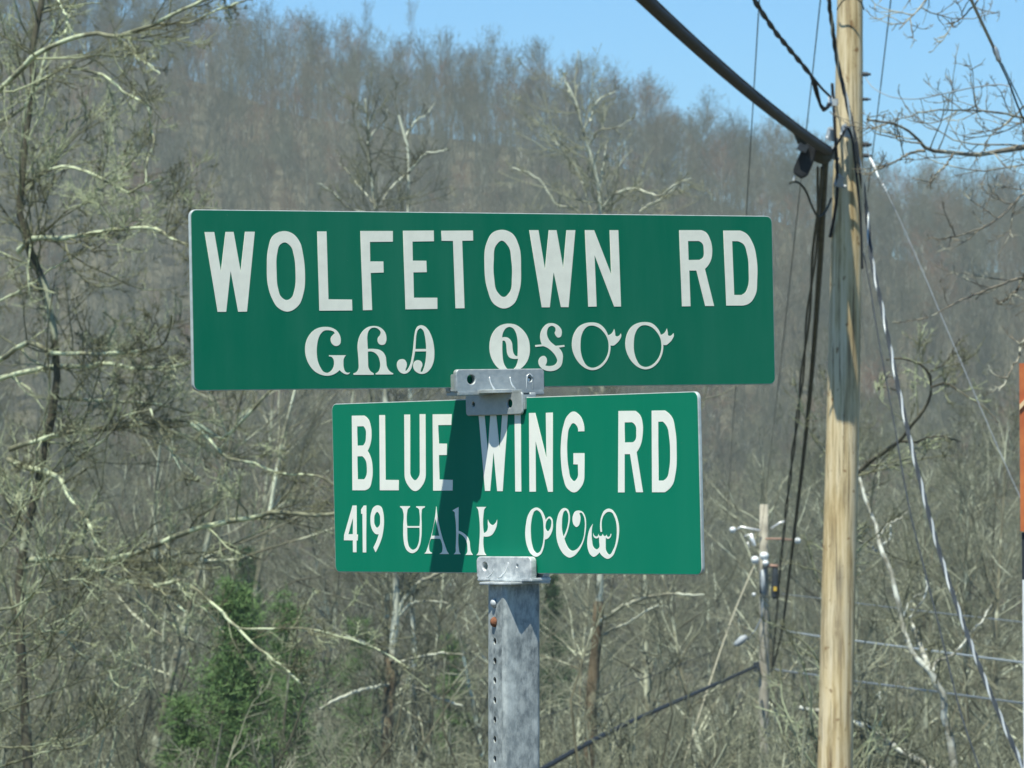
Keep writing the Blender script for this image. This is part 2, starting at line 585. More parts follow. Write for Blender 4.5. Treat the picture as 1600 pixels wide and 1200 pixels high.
def shrub_mesh(seed, H=3.0, stems=16, tw=0.005):
    rng = np.random.default_rng(seed)
    st = rng.normal(0, 0.35, (stems, 3)); st[:, 2] = -0.1
    dr = rng.normal(0, 0.4, (stems, 3)); dr[:, 2] = 1
    p0, r0 = grow(rng, st, dr, rng.uniform(.5, 1, stems) * H, np.full(stems, .022), np.full(stems, .006), 6, 0.16, 0.02)
    s, d, L, q = spawn(rng, p0, r0, 9, .15, 1, 42, 15, .42, .6, rmin=tw)
    p1, r1 = grow(rng, s, d, L, q, q * .5, 4, .2, .02)
    s, d, L, q = spawn(rng, p1, r1, 6, .15, 1, 42, 15, .5, .7, rmin=tw * .8)
    p2, r2 = grow(rng, s, d, L, q, q * .6, 2, .2, .02)
    V, F, m = tubes([(p0, r0, 3, 0), (p1, r1, 3, 1), (p2, r2, 3, 1)])
    me = mesh_arrays('brush', V, F, m)
    me.materials.append(M_mid_trunk); me.materials.append(M_mid_twig)
    return me


SHRUB = [shrub_mesh(70 + i, h) for i, h in enumerate((3.0, 4.0, 2.2))]


def scatter(name, protos, pts, rot, scl, idx):
    "one object of many instances through geometry nodes"
    pc = bpy.data.collections.new(name + '_source')
    for i, me in enumerate(protos):
        o = bpy.data.objects.new('%s_source_%02d' % (name, i), me)
        pc.objects.link(o)
    me = bpy.data.meshes.new(name)
    me.vertices.add(len(pts))
    me.vertices.foreach_set('co', np.asarray(pts, np.float32).ravel())
    a = me.attributes.new('rot', 'FLOAT_VECTOR', 'POINT'); a.data.foreach_set('vector', np.asarray(rot, np.float32).ravel())
    a = me.attributes.new('scl', 'FLOAT_VECTOR', 'POINT'); a.data.foreach_set('vector', np.asarray(scl, np.float32).ravel())
    a = me.attributes.new('idx', 'INT', 'POINT'); a.data.foreach_set('value', np.asarray(idx, np.int32))
    ng = bpy.data.node_groups.new(name + '_nodes', 'GeometryNodeTree')
    ng.interface.new_socket('Geometry', in_out='INPUT', socket_type='NodeSocketGeometry')
    ng.interface.new_socket('Geometry', in_out='OUTPUT', socket_type='NodeSocketGeometry')
    gi = ng.nodes.new('NodeGroupInput'); go = ng.nodes.new('NodeGroupOutput')
    ip = ng.nodes.new('GeometryNodeInstanceOnPoints')
    ci = ng.nodes.new('GeometryNodeCollectionInfo')
    ci.inputs['Collection'].default_value = pc
    ci.inputs['Separate Children'].default_value = True
    ci.inputs['Reset Children'].default_value = True
    ip.inputs['Pick Instance'].default_value = True
    L = ng.links.new
    L(gi.outputs[0], ip.inputs['Points'])
    L(ci.outputs[0], ip.inputs['Instance'])
    def attr(n, t):
        x = ng.nodes.new('GeometryNodeInputNamedAttribute'); x.data_type = t
        x.inputs['Name'].default_value = n
        return [o for o in x.outputs if o.enabled and o.name == 'Attribute'][0]
    L(attr('idx', 'INT'), ip.inputs['Instance Index'])
    e2r = ng.nodes.new('FunctionNodeEulerToRotation')
    L(attr('rot', 'FLOAT_VECTOR'), e2r.inputs[0])
    L(e2r.outputs[0], ip.inputs['Rotation'])
    L(attr('scl', 'FLOAT_VECTOR'), ip.inputs['Scale'])
    L(ip.outputs[0], go.inputs[0])
    o = link(name, me)
    md = o.modifiers.new('scatter', 'NODES')
    md.node_group = ng
    return o


# ------------------------------------------------------------------ hillside forest (one mass) and the trees against the sky
def jitter_grid(rng, x0, x1, y0, y1, sp):
    X, Y = np.meshgrid(np.arange(x0, x1, sp), np.arange(y0, y1, sp))
    x = X.ravel() + rng.uniform(-.5, .5, X.size) * sp
    y = Y.ravel() + rng.uniform(-.5, .5, X.size) * sp
    return x, y


rng = np.random.default_rng(5)
x, y = jitter_grid(rng, -175, 175, 430, 893, 4.6)
x2, y2 = jitter_grid(rng, -175, 175, 893, 935, 3.6)
x, y = np.concatenate([x, x2]), np.concatenate([y, y2])
keep = np.abs(x) < (0.115 * y + 60)
x, y = x[keep], y[keep]
z = ground_z(x, y)
n = len(x)
sc = np.where(rng.random(n) < .35, rng.uniform(0.35, 0.6, n), rng.uniform(0.6, 1.0, n))
sc = np.where(y > 893, sc * .86, sc)
scl = np.stack([sc * rng.uniform(.85, 1.2, n), sc * rng.uniform(.85, 1.2, n), sc], 1)
rot = np.stack([rng.normal(0, .03, n), rng.normal(0, .03, n), rng.uniform(0, 6.28, n)], 1)
o = scatter('hillside_forest', [t[2] for t in FAR], np.stack([x, y, z], 1), rot, scl, rng.integers(0, len(FAR), n))
tag(o, 'leafless grey hardwood forest covering the whole hillside', 'forest', kind='stuff')


def place_tree(protos, i, loc, s, rz, name, label, group=None, tilt=(0, 0)):
    e = empty(name, loc, (tilt[0], tilt[1], rz))
    e.scale = (s[0], s[0], s[1])
    tag(e, label, 'tree', group)
    link('trunk', protos[i][0], e)
    link('crown', protos[i][1], e)
    return e


# ridge trees seen against the sky
rng = np.random.default_rng(8)
for k in range(200):
    px = -60 + 1740 * (k + rng.uniform(-.4, .4)) / 200
    yy = RIDGE_Y + rng.uniform(-5, 22)
    xx = (px - 800) / FPX * yy
    s = rng.uniform(0.68, 0.98)
    RPL = [(120, 'at the upper left corner'), (300, 'behind the upper left limb'), (420, 'left of where open sky begins'), (520, 'on the highest open stretch of the ridge'), (620, 'above the first letters of the upper sign'),
           (720, 'just right of the tallest thin tree'), (830, 'above the middle of the upper sign'), (950, 'above the broad pale sycamore'), (1080, 'left of the slanting thick cable'), (1200, 'under the slanting thick cable'),
           (1310, 'just left of the utility pole'), (1430, 'just right of the utility pole'), (9999, 'under the sky limb at the right edge')]
    rpl = [p for lim, p in RPL if px < lim][0]
    place_tree(FAR, int(rng.integers(0, 6)), (xx, yy, float(ground_z(xx, yy))), (s * rng.uniform(.85, 1.15), s), rng.uniform(0, 6.28),
               'ridge_tree', 'bare ridge tree ' + rpl, 'bare trees along the ridge line', (rng.normal(0, .03), rng.normal(0, .03)))
for px, lab, s in ((632, 'tallest thin bare tree rising above the ridge, right of the reddish crowns', 1.14), (563, 'tall forked bare tree poking above the ridge above the first letters of the upper sign', 1.08)):
    yy = RIDGE_Y + 2
    xx = (px - 800) / FPX * yy
    place_tree(FAR, 4, (xx, yy, float(ground_z(xx, yy))), (0.42, s), 1.0, 'ridge_tree', lab)

# wood at the foot of the hill and in the valley: every tree an object
rng = np.random.default_rng(21)
cnt = 0
for k in range(150):
    yy = 130 + 300 * (k / 150) ** 0.9
    half = 0.1 * yy + 8
    xx = rng.uniform(-half, half) * 1.1
    px = 800 + xx / yy * FPX
    top_lim = 560 if px > 520 else 430
    gz = float(ground_z(xx, yy))
    # height chosen so that the crown ends in the band the photograph shows
    ztop = CAMZ + (711.7 - rng.uniform(top_lim, 900)) / FPX * yy
    hh = max(5.0, ztop - gz)
    i = int(rng.integers(0, 4))
    H0 = (15, 13, 17, 11)[i]
    s = hh / H0
    s = min(s, 1.7)
    PLC = [(60, 'at the left edge'), (160, 'behind the dark trunk near the left edge'), (290, 'behind the lichened limbs left of the signs'), (420, 'around the bright young pine'),
           (530, 'left of the lower sign edge'), (640, 'around the vine covered sycamore trunk'), (760, 'between the vine covered sycamore and the sign post'), (880, 'just right of the sign post'),
           (1000, 'under the right half of the lower sign'), (1120, 'between the lower sign and the distant pole'), (1280, 'beside the distant pole'), (1400, 'just right of the near utility pole'),
           (1510, 'around the white barked trees'), (9999, 'at the right edge')]
    plc = [p for lim, p in PLC if px < lim][0]
    form = ('tall upright grey tree', 'slim low branched olive tree', 'high crowned forked grey tree', 'small bushy bare tree')[i]
    place_tree(MID, i, (xx, yy, gz), (max(0.7, s * rng.uniform(.8, 1.1)), s), rng.uniform(0, 6.28), 'valley_tree',
               form + ' ' + plc + (', near' if yy < 270 else ', far'), 'bare trees of the valley wood', (rng.normal(0, .08), rng.normal(0, .08)))

# brush between the trees
rng = np.random.default_rng(33)
ys = rng.uniform(60, 330, 3300)
xs = rng.uniform(-1, 1, 3300) * (0.1 * ys + 10)
zs = ground_z(xs, ys)
hts = rng.uniform(0.6, 1.7, len(xs)) * (0.7 + ys / 260)
scl = np.stack([hts * rng.uniform(.9, 1.5, len(xs))] * 2 + [hts], 1)
rot = np.stack([rng.normal(0, .12, len(xs)), rng.normal(0, .12, len(xs)), rng.uniform(0, 6.28, len(xs))], 1)
o = scatter('brush_thicket', SHRUB, np.stack([xs, ys, zs], 1), rot, scl, rng.integers(0, 3, len(xs)))
tag(o, 'tangled leafless brush filling the valley floor', 'brush', kind='stuff')


# ------------------------------------------------------------------ trees whose limbs the photograph shows one by one
def traced_tree(name, label, limbs, trunk_mat, limb_mat, twig_mat, seed, base=None, twig=(6, 5, 4), tw=0.005, twlen=0.45, tlevels=3, up=0.05, minlen=1.2, angle=48, cat='tree', leaves=0):
    """limbs: list of (kind, [(px,py)..], width_px_start, width_px_end, depth_start, depth_end)"""
    rng = np.random.default_rng(seed)
    first = limbs[0]
    p0 = P(first[1][0][0], first[1][0][1], first[4])
    root = empty(name, (p0.x, p0.y, float(ground_z(p0.x, p0.y))) if base is None else base)
    tag(root, label, cat)
    inv = np.array(root.location)
    par_p, par_r = [], []
    for kind, pl, w0, w1, d0, d1 in limbs:
        A = np.array(pl, float)
        seg = np.linalg.norm(np.diff(A, axis=0), axis=1)
        t = np.concatenate([[0], np.cumsum(seg)]) / seg.sum()
        B = np.column_stack([A, d0 + (d1 - d0) * t])
        n = 25
        C = catmull(B, n)
        C[:, :2] += rng.normal(0, 0.7, (n, 2))
        C[:, 2] += np.cumsum(rng.normal(0, 0.035, n))
        W = np.array([P(a, b, d) for a, b, d in C])
        tt = np.linspace(0, 1, n)
        R = (w0 + (w1 - w0) * tt) / 2 / FPX * C[:, 2]
        R = R * (1 + rng.normal(0, 0.06, n))
        V, F, m = tubes([((W - inv)[None], R[None], 7, 0)])
        me = mesh_arrays(kind, V, F)
        link(kind, me, root, [trunk_mat if kind == 'trunk' else limb_mat])
        par_p.append((W - inv)); par_r.append(R)
    if twig:
        pp, rr = np.array(par_p), np.array(par_r)
        # longer limbs carry more shoots: resample by length
        plen = np.linalg.norm(np.diff(pp, axis=1), axis=2).sum(1)
        groups = []
        for lv, c in enumerate(twig):
            if lv == 0:
                reps = np.maximum(1, (plen / 1.0).round().astype(int))
                idx = np.repeat(np.arange(len(pp)), reps)
                s, d, L, q = spawn(rng, pp[idx], rr[idx], c, 0.04, 1.0, angle, 18, 1.0, 0.45, plen=np.minimum(plen[idx] * 0.4, minlen), rmin=tw * 1.5)
            else:
                s, d, L, q = spawn(rng, pp, rr, c, 0.1, 1.0, 40, 16, twlen, 0.7, rmin=tw * (1.1 if lv == 1 else 0.8))
            nn = (7, 5, 3, 2)[lv]
            q = np.minimum(q, tw * (3.2, 1.8, 1.2, 1)[lv])
            pp, rr = grow(rng, s, d, L, q, q * 0.45, nn, (0.16, 0.18, 0.2, 0.2)[lv], up)
            groups.append((pp, rr, 3, 0))
        if leaves:
            q = pp[rng.integers(0, len(pp), leaves), -1] + rng.normal(0, .02, (leaves, 3))
            a_ = unit(rng.normal(0, 1, (leaves, 3))) * .032; b_ = unit(rng.normal(0, 1, (leaves, 3))) * .022
            LV = np.stack([q - a_, q - b_, q + a_, q + b_], 1).reshape(-1, 3)
            lo = link('dry_leaves', mesh_arrays('dry_leaves', LV, np.arange(4 * leaves).reshape(-1, 4), smooth=False), root, [M_dryleaf])
            lo['kind'] = 'stuff'
        V, F, m = tubes(groups)
        me = mesh_arrays('twigs', V, F)
        o = link('twigs', me, root, [twig_mat])
        o['kind'] = 'stuff'
    return root


BL = [
 ('trunk', [(30, 1500), (45, 1250), (38, 1100), (30, 900), (58, 760), (78, 660), (90, 560), (66, 430), (38, 370), (32, 310), (40, 240), (43, 190), (52, 130), (48, 90), (60, 30), (72, -60)], 17, 9, 46, 46),
 ('limb', [(-30, 160), (0, 140), (40, 100), (75, 75), (130, 55), (155, 52), (175, 57), (200, 52), (240, 38), (285, 15), (320, 0), (350, -15)], 9, 5, 45, 43),
 ('limb', [(240, 38), (270, 36), (300, 35), (330, 20), (370, 5), (400, -4)], 4, 2.5, 43.6, 43),
 ('limb', [(180, 55), (200, 72), (215, 90), (235, 103), (250, 115)], 3.5, 2, 43.8, 43),
 ('limb', [(45, 140), (75, 118), (100, 103), (130, 108), (165, 120), (195, 145), (232, 167), (235, 200), (243, 225), (230, 250), (228, 285)], 6, 3, 46, 45),
 ('limb', [(35, 290), (70, 268), (100, 260), (140, 270), (170, 285), (200, 300), (225, 288), (255, 280)], 6, 3, 46, 44),
 ('limb', [(30, 392), (55, 372), (90, 373), (125, 367), (165, 362), (205, 357), (240, 357), (275, 375), (310, 388), (345, 392)], 9, 4, 46, 43),
 ('limb', [(0, 562), (45, 536), (80, 550), (110, 553), (180, 552), (240, 545), (260, 530), (268, 495)], 9, 4, 46.4, 44),
 ('limb', [(-20, 600), (5, 590), (50, 578), (100, 572), (135, 573), (160, 567), (210, 575), (260, 575), (300, 566), (350, 560), (400, 575)], 9, 5, 47, 45),
 ('limb', [(75, 622), (130, 625), (190, 628), (250, 633), (310, 650), (350, 668)], 6, 3, 46, 47.5),
 ('limb', [(15, 702), (60, 688), (110, 675), (165, 670), (210, 665), (255, 658), (295, 658), (330, 675), (350, 685), (380, 655), (405, 628), (430, 603), (470, 570)], 9, 4, 46, 44),
 ('limb', [(300, 662), (330, 690), (350, 712), (400, 725), (440, 740), (500, 745), (530, 762), (580, 770)], 5, 3, 44.6, 44),
 ('limb', [(12, 718), (40, 730), (70, 737), (95, 750), (105, 770), (120, 792), (135, 812), (150, 850)], 10, 6, 46, 45),
 ('limb', [(30, 875), (100, 872), (150, 877), (190, 870), (230, 857), (280, 835), (330, 820), (400, 808), (430, 800), (500, 805), (560, 795)], 11, 6, 46, 44),
 ('limb', [(105, 868), (140, 885), (190, 905), (240, 920), (265, 934), (290, 957)], 7, 3.5, 46, 44.5),
 ('limb', [(240, 916), (280, 909), (310, 925), (345, 955), (375, 985), (400, 1010), (440, 1040), (475, 1070)], 6, 4, 44.5, 43),
 ('limb', [(230, 860), (260, 895), (290, 925), (330, 965), (350, 990)], 4.5, 2.5, 45, 44.6),
 ('limb', [(345, 955), (370, 980), (420, 983), (470, 982), (515, 990), (560, 1003), (600, 1020), (640, 1045)], 4, 2.5, 43.6, 43),
 ('limb', [(130, 850), (135, 820), (142, 795)], 5, 3, 45.5, 45),
 ('limb', [(158, 570), (150, 545), (175, 520), (180, 505), (160, 485)], 5, 2.5, 46.5, 46),
 ('limb', [(130, 707), (165, 685), (195, 650), (235, 640)], 4, 2.5, 45, 44),
 ('limb', [(235, 640), (245, 665), (262, 695), (275, 720), (293, 760)], 3, 2, 44, 43.6),
 ('limb', [(0, 470), (30, 455), (55, 440), (80, 420), (110, 405), (140, 385)], 4, 2, 47, 46),
 ('limb', [(0, 190), (35, 170), (60, 130), (70, 90), (85, 50), (75, 0), (60, -30)], 6, 4, 46.5, 46),
 ('limb', [(90, 0), (105, 30), (100, 55)], 4, 2.5, 45, 44.8),
]
traced_tree('lichened_tree', 'large bare tree with pale lichened sideways limbs filling the left edge beside the signs', BL, M_dark_bark, M_near_bark, M_near_twig, 3, twig=(6, 5, 5, 5), tw=0.0038, minlen=2.4, twlen=0.52, angle=42)

# slender pale saplings arching up from the lower left
SAP = []
rs = random.Random(9)
for (a, b_, c, d) in [((-20, 1205), (60, 1178), (130, 1160), (190, 1105)), ((-10, 1168), (60, 1165), (115, 1140), (185, 1100)), ((-20, 1075), (50, 1045), (90, 1010), (130, 970)),
                      ((-15, 955), (30, 945), (75, 910), (140, 905)), ((-20, 1035), (60, 1010), (130, 930), (150, 880)), ((0, 860), (20, 830), (45, 760), (60, 700)),
                      ((-10, 1010), (30, 960), (80, 880), (110, 800)), ((-20, 1120), (60, 1090), (140, 1060), (200, 1040)), ((0, 1010), (80, 985), (120, 1000), (155, 1010))]:
    SAP.append(('limb', [a, b_, c, d], rs.uniform(3, 4.5), 1.8, 36, 34))
SAP.insert(0, ('trunk', [(-60, 1500), (-50, 1300), (-30, 1150), (-25, 1050), (-30, 900), (-20, 800)], 12, 6, 36.2, 36))
traced_tree('arching_sapling', 'slender tan branched sapling arching in from the lower left corner', SAP, M_near_twig, M_near_twig, M_near_twig, 12, twig=(5, 4, 4), tw=0.0035, minlen=1.0, angle=30, up=0.12)

TREES = [
 ('sycamore_tree', 'pale topped sycamore with brown vine covered lower trunk left of the sign post', [
  ('trunk', [(606, 1500), (603, 1300), (604, 1200), (606, 1130), (609, 1070), (612, 1030)], 26, 20, 128, 128),
  ('limb', [(612, 1032), (616, 985), (618, 930), (613, 880), (608, 800), (606, 700), (600, 600), (596, 500), (592, 400), (587, 330), (580, 280), (573, 220), (576, 190), (572, 155)], 12, 3.5, 128, 128),
  ('limb', [(618, 965), (632, 935), (655, 910), (690, 893), (720, 860)], 8, 4, 128, 127),
  ('limb', [(615, 1036), (650, 1028), (690, 1021), (725, 1023)], 5, 3, 128, 126),
  ('limb', [(606, 1070), (575, 1076), (545, 1085), (520, 1096), (500, 1108)], 6, 4, 128, 126),
  ('limb', [(600, 1022), (570, 1005), (530, 992), (470, 983)], 4, 2.5, 128, 126),
  ('limb', [(626, 1068), (655, 1076), (690, 1092), (725, 1104)], 5, 3, 128, 127),
  ('limb', [(625, 962), (640, 945), (665, 939), (700, 942)], 4, 2, 128, 127),
  ('limb', [(590, 350), (575, 335), (545, 325), (520, 300), (495, 285)], 4, 2, 128, 127),
  ('limb', [(575, 225), (585, 205), (600, 190), (605, 170)], 3, 1.5, 128, 128),
  ('limb', [(586, 320), (560, 290), (545, 270), (530, 255)], 3.5, 1.5, 128, 129)],
  M_sycamore_base, M_sycamore, dict(tw=0.007, minlen=3.6)),
 ('sycamore_tree', 'thin pale barked tree rising behind the middle of the upper sign', [
  ('trunk', [(650, 1500), (648, 1300), (648, 1100), (645, 950), (642, 800), (640, 600), (638, 420), (637, 330), (638, 270), (634, 210), (622, 180)], 10, 4, 140, 140),
  ('limb', [(637, 272), (650, 256), (665, 240), (682, 238), (700, 232)], 4, 2, 140, 139),
  ('limb', [(637, 270), (620, 285), (605, 300), (598, 315)], 3.5, 2, 140, 139),
  ('limb', [(634, 212), (648, 190), (665, 180), (680, 160)], 3, 1.5, 140, 140)],
  M_sycamore, M_sycamore, dict(tw=0.007, minlen=3.2)),
 ('sycamore_tree', 'broad pale sycamore topping the right half of the upper sign with spreading white limbs', [
  ('trunk', [(915, 1500), (918, 1300), (922, 1180), (925, 1080), (932, 1000), (936, 940)], 26, 16, 118, 118),
  ('limb', [(936, 942), (939, 880), (941, 780), (942, 600), (940, 420), (938, 330), (935, 290), (922, 240), (908, 195), (897, 150), (885, 130)], 11, 4, 118, 118),
  ('limb', [(938, 330), (955, 308), (975, 296), (1000, 297), (1030, 306), (1052, 290), (1080, 279)], 5, 2.5, 118, 116),
  ('limb', [(1000, 330), (1022, 317), (1045, 303), (1060, 285), (1075, 270)], 4, 2, 118, 116),
  ('limb', [(928, 345), (915, 300), (900, 262), (875, 230), (868, 215)], 4.5, 2, 118, 119),
  ('limb', [(920, 350), (895, 325), (870, 320), (850, 290), (830, 272), (800, 262)], 4.5, 2, 118, 118),
  ('limb', [(936, 290), (944, 250), (946, 225)], 3.5, 2, 118, 118),
  ('limb', [(913, 200), (925, 180), (928, 165), (945, 150), (970, 140)], 3, 1.5, 118, 118),
  ('limb', [(897, 158), (888, 142), (878, 110)], 3, 1.5, 118, 118),
  ('limb', [(918, 235), (935, 205), (960, 200), (990, 185)], 3, 1.5, 118, 117),
  ('limb', [(924, 985), (950, 962), (985, 942), (1020, 932), (1060, 928), (1100, 930)], 8, 3, 118, 117),
  ('limb', [(928, 1000), (955, 985), (985, 970), (1010, 955), (1030, 945)], 5, 2.5, 118, 117)],
  M_sycamore_base, M_sycamore, dict(tw=0.0065, minlen=4.2)),
 ('white_barked_tree', 'chalk white forked tree at lower right behind the guy wires', [
  ('trunk', [(1500, 1500), (1496, 1300), (1491, 1200), (1484, 1150), (1474, 1118), (1476, 1095), (1465, 1072), (1455, 1050)], 15, 11, 72, 72),
  ('limb', [(1455, 1052), (1430, 1025), (1415, 992), (1405, 950), (1392, 895), (1376, 858), (1370, 825), (1356, 790), (1345, 755), (1335, 700)], 10, 4, 72, 73.4),
  ('limb', [(1452, 1045), (1442, 1020), (1434, 996), (1421, 965)], 9, 6, 72, 73.4),
  ('limb', [(1421, 966), (1440, 940), (1448, 920), (1446, 900)], 4, 2.5, 73, 73.2),
  ('limb', [(1458, 1050), (1462, 1035), (1485, 1025), (1505, 1005), (1520, 985), (1535, 970), (1548, 945)], 5, 3, 72, 73.4),
  ('limb', [(1372, 862), (1355, 852), (1340, 842), (1320, 835)], 4.5, 2.5, 73, 73.5),
  ('limb', [(1374, 855), (1388, 845), (1392, 835), (1390, 820)], 3.5, 2, 73, 73.2),
  ('limb', [(1376, 835), (1385, 820), (1410, 808), (1425, 785)], 3.5, 2, 73, 73.5),
  ('limb', [(1410, 965), (1425, 935), (1440, 928)], 4, 2, 73, 73.5)],
  M_white, M_white, dict(tw=0.0045, minlen=1.9)),
 ('white_barked_tree', 'pale leaning trunk crossing the lower right behind the foot of the utility pole', [
  ('trunk', [(1560, 1330), (1500, 1250), (1445, 1196), (1400, 1168), (1365, 1140), (1340, 1130), (1300, 1115), (1250, 1105)], 13, 8, 66, 68),
  ('limb', [(1400, 1168), (1380, 1120), (1375, 1080)], 4, 2, 67, 67)],
  M_white, M_white, dict(tw=0.006, minlen=1.6)),
 ('forked_tree', 'dark crooked branched tree rising right of the utility pole', [
  ('trunk', [(1260, 1500), (1275, 1300), (1290, 1100), (1300, 950), (1305, 850), (1312, 770)], 15, 9, 62, 62),
  ('limb', [(1312, 772), (1340, 738), (1360, 722), (1382, 706), (1405, 690), (1420, 670), (1437, 648), (1450, 630), (1455, 605), (1452, 585), (1440, 570), (1410, 560), (1385, 562)], 8, 3, 62, 60),
  ('limb', [(1405, 690), (1430, 690), (1450, 684), (1475, 682), (1500, 690)], 4, 2, 61, 60),
  ('limb', [(1454, 605), (1480, 599), (1500, 612), (1535, 635), (1560, 660)], 3.5, 2, 60, 59),
  ('limb', [(1437, 690), (1450, 700), (1440, 718)], 3, 1.5, 61, 61),
  ('limb', [(1455, 580), (1475, 568), (1490, 545), (1500, 530)], 3, 1.5, 60, 60),
  ('limb', [(1405, 610), (1375, 605), (1370, 612), (1385, 590), (1398, 590)], 3, 1.5, 61, 61)],
  M_dark_bark, M_dark_bark, dict(tw=0.006, minlen=2.0)),
 ('roadside_tree', 'bare tree reaching in from the right edge with a limb against the blue sky', [
  ('trunk', [(1780, 1500), (1770, 1100), (1760, 800), (1755, 500), (1750, 250), (1740, 50), (1735, -200)], 36, 18, 39, 38.5),
  ('limb', [(1750, 250), (1690, 235), (1640, 226), (1600, 230), (1570, 235), (1525, 241), (1480, 238), (1450, 233), (1440, 224), (1420, 204), (1395, 194), (1355, 187)], 12, 3, 38.5, 36),
  ('limb', [(1445, 235), (1420, 240), (1400, 252), (1365, 266)], 5, 2, 36.5, 36),
  ('limb', [(1490, 240), (1478, 258), (1465, 270), (1455, 286)], 4, 2, 36.7, 36.5),
  ('limb', [(1740, 190), (1660, 190), (1600, 184), (1570, 178), (1530, 173), (1470, 172), (1430, 176)], 5.5, 2, 38, 37),
  ('limb', [(1440, 225), (1425, 222), (1405, 218), (1385, 212), (1370, 208), (1350, 190)], 3, 1.5, 36.4, 36.2),
  ('limb', [(1600, 165), (1575, 190), (1550, 210), (1540, 222)], 3, 1.5, 37.5, 37),
  ('limb', [(1740, 420), (1660, 425), (1600, 432), (1550, 450), (1520, 462), (1500, 470), (1470, 485)], 6, 2.5, 38, 37),
  ('limb', [(1740, 260), (1650, 285), (1600, 303), (1585, 318), (1565, 338), (1545, 352), (1515, 363), (1490, 370)], 6, 2, 38, 37),
  ('limb', [(1600, 430), (1590, 450), (1575, 465), (1560, 475)], 5, 3, 37.4, 37),
  ('limb', [(1610, 520), (1595, 540), (1592, 560), (1580, 575), (1572, 595), (1560, 610)], 4, 2, 37, 36.6),
  ('limb', [(1735, -60), (1650, -90), (1560, -80), (1500, -50), (1455, -10), (1430, 20), (1405, 45)], 6, 2, 38.5, 36),
  ('limb', [(1650, -90), (1600, -60), (1545, -20), (1520, 10), (1500, 30), (1480, 38)], 5, 2, 38, 36.5)],
  M_limb_sky, M_limb_sky, M_limb_sky and dict(tw=0.0038, minlen=1.15)),
]
for name, lab, limbs, tm, lm, kw in TREES:
    tw_m = M_limb_sky if name == 'roadside_tree' else (M_near_twig if name == 'forked_tree' else M_mid_twig)
    traced_tree(name, lab, limbs, tm, lm, tw_m, abs(hash(lab)) % 1 + len(lab), twig=(5, 5, 5, 3) if name != 'roadside_tree' else (4, 5, 3), up=0.08, **kw)


# ------------------------------------------------------------------ conifers
def leafmat(name, a, b_):
    m, nt, b = new_mat(name)
    g = nt.nodes.new('ShaderNodeNewGeometry')
    c = ramp(nt, g.outputs['Random Per Island'], [(0.0, a), (1.0, b_)])
    nt.links.new(c, b.inputs['Base Color'])
    b.inputs['Roughness'].default_value = 0.7
    b.inputs['Specular IOR Level'].default_value = 0.2
    return m
M_needle = leafmat('pine_needles', (0.075, 0.145, 0.05), (0.155, 0.25, 0.09))
M_needle2 = leafmat('hemlock_needles', (0.035, 0.085, 0.035), (0.075, 0.15, 0.055))


def conifer(label, px, ytop, D, H, W, seed, mat, sparse=1.0):
    rng = np.random.default_rng(seed)
    top = P(px, ytop, D)
    root = empty('conifer', (top.x, top.y, top.z - H))
    tag(root, label, 'tree')
    p0, r0 = grow(rng, np.array([[0, 0, -0.5]]), np.array([[0, 0, 1.0]]), np.array([H + 0.4]), np.array([H * 0.014]), np.array([0.01]), 10, 0.01, 0.05)
    nb = int(190 * sparse)
    t = rng.uniform(0.05, 0.98, nb)
    az = rng.uniform(0, 2 * np.pi, nb)
    L = W * (1 - t) ** 1.0 * rng.uniform(0.55, 1.15, nb) * (1 + .25 * np.sin(t * 34)) + 0.12
    d = np.stack([np.cos(az), np.sin(az), rng.uniform(-.05, .35, nb)], 1)
    st = np.stack([np.zeros(nb), np.zeros(nb), t * H], 1)
    p1, r1 = grow(rng, st, d, L, np.full(nb, .022), np.full(nb, .006), 5, 0.08, 0.02)
    V, F, m = tubes([(p0, r0, 6, 0)])
    link('trunk', mesh_arrays('trunk', V, F), root, [M_dark_bark])
    V, F, m = tubes([(p1, r1, 3, 0)])
    link('branches', mesh_arrays('branches', V, F), root, [M_dark_bark])['kind'] = 'stuff'
    # needle tufts: small crossed blades along each branch
    k = 110
    tt = rng.uniform(0.2, 1.0, (nb, k))
    i = np.minimum((tt * 5).astype(int), 4)
    f = (tt * 5 - i)[..., None]
    mm = np.arange(nb)[:, None]
    c = (p1[mm, i] * (1 - f) + p1[mm, i + 1] * f).reshape(-1, 3)
    spreadv = (L[:, None] * 0.21 + 0.06) * np.ones((1, k))
    c = c + rng.normal(0, 1, c.shape) * spreadv.reshape(-1, 1) * np.array([1, 1, .55])
    n = len(c)
    dd = unit(rng.normal(0, 1, (n, 3)) + np.array([0, 0, .35]))
    ss = unit(np.cross(dd, rng.normal(0, 1, (n, 3))))
    ln = rng.uniform(.08, .17, (n, 1)) * (0.8 + D / 300); wd = ln * 0.055
    V = np.stack([c - ss * wd, c + ss * wd, c + dd * ln], 1).reshape(-1, 3)
    F = np.arange(3 * n).reshape(-1, 3)
    me = mesh_arrays('foliage', V, F, smooth=False)
    o = link('foliage', me, root, [mat])
    o['kind'] = 'stuff'


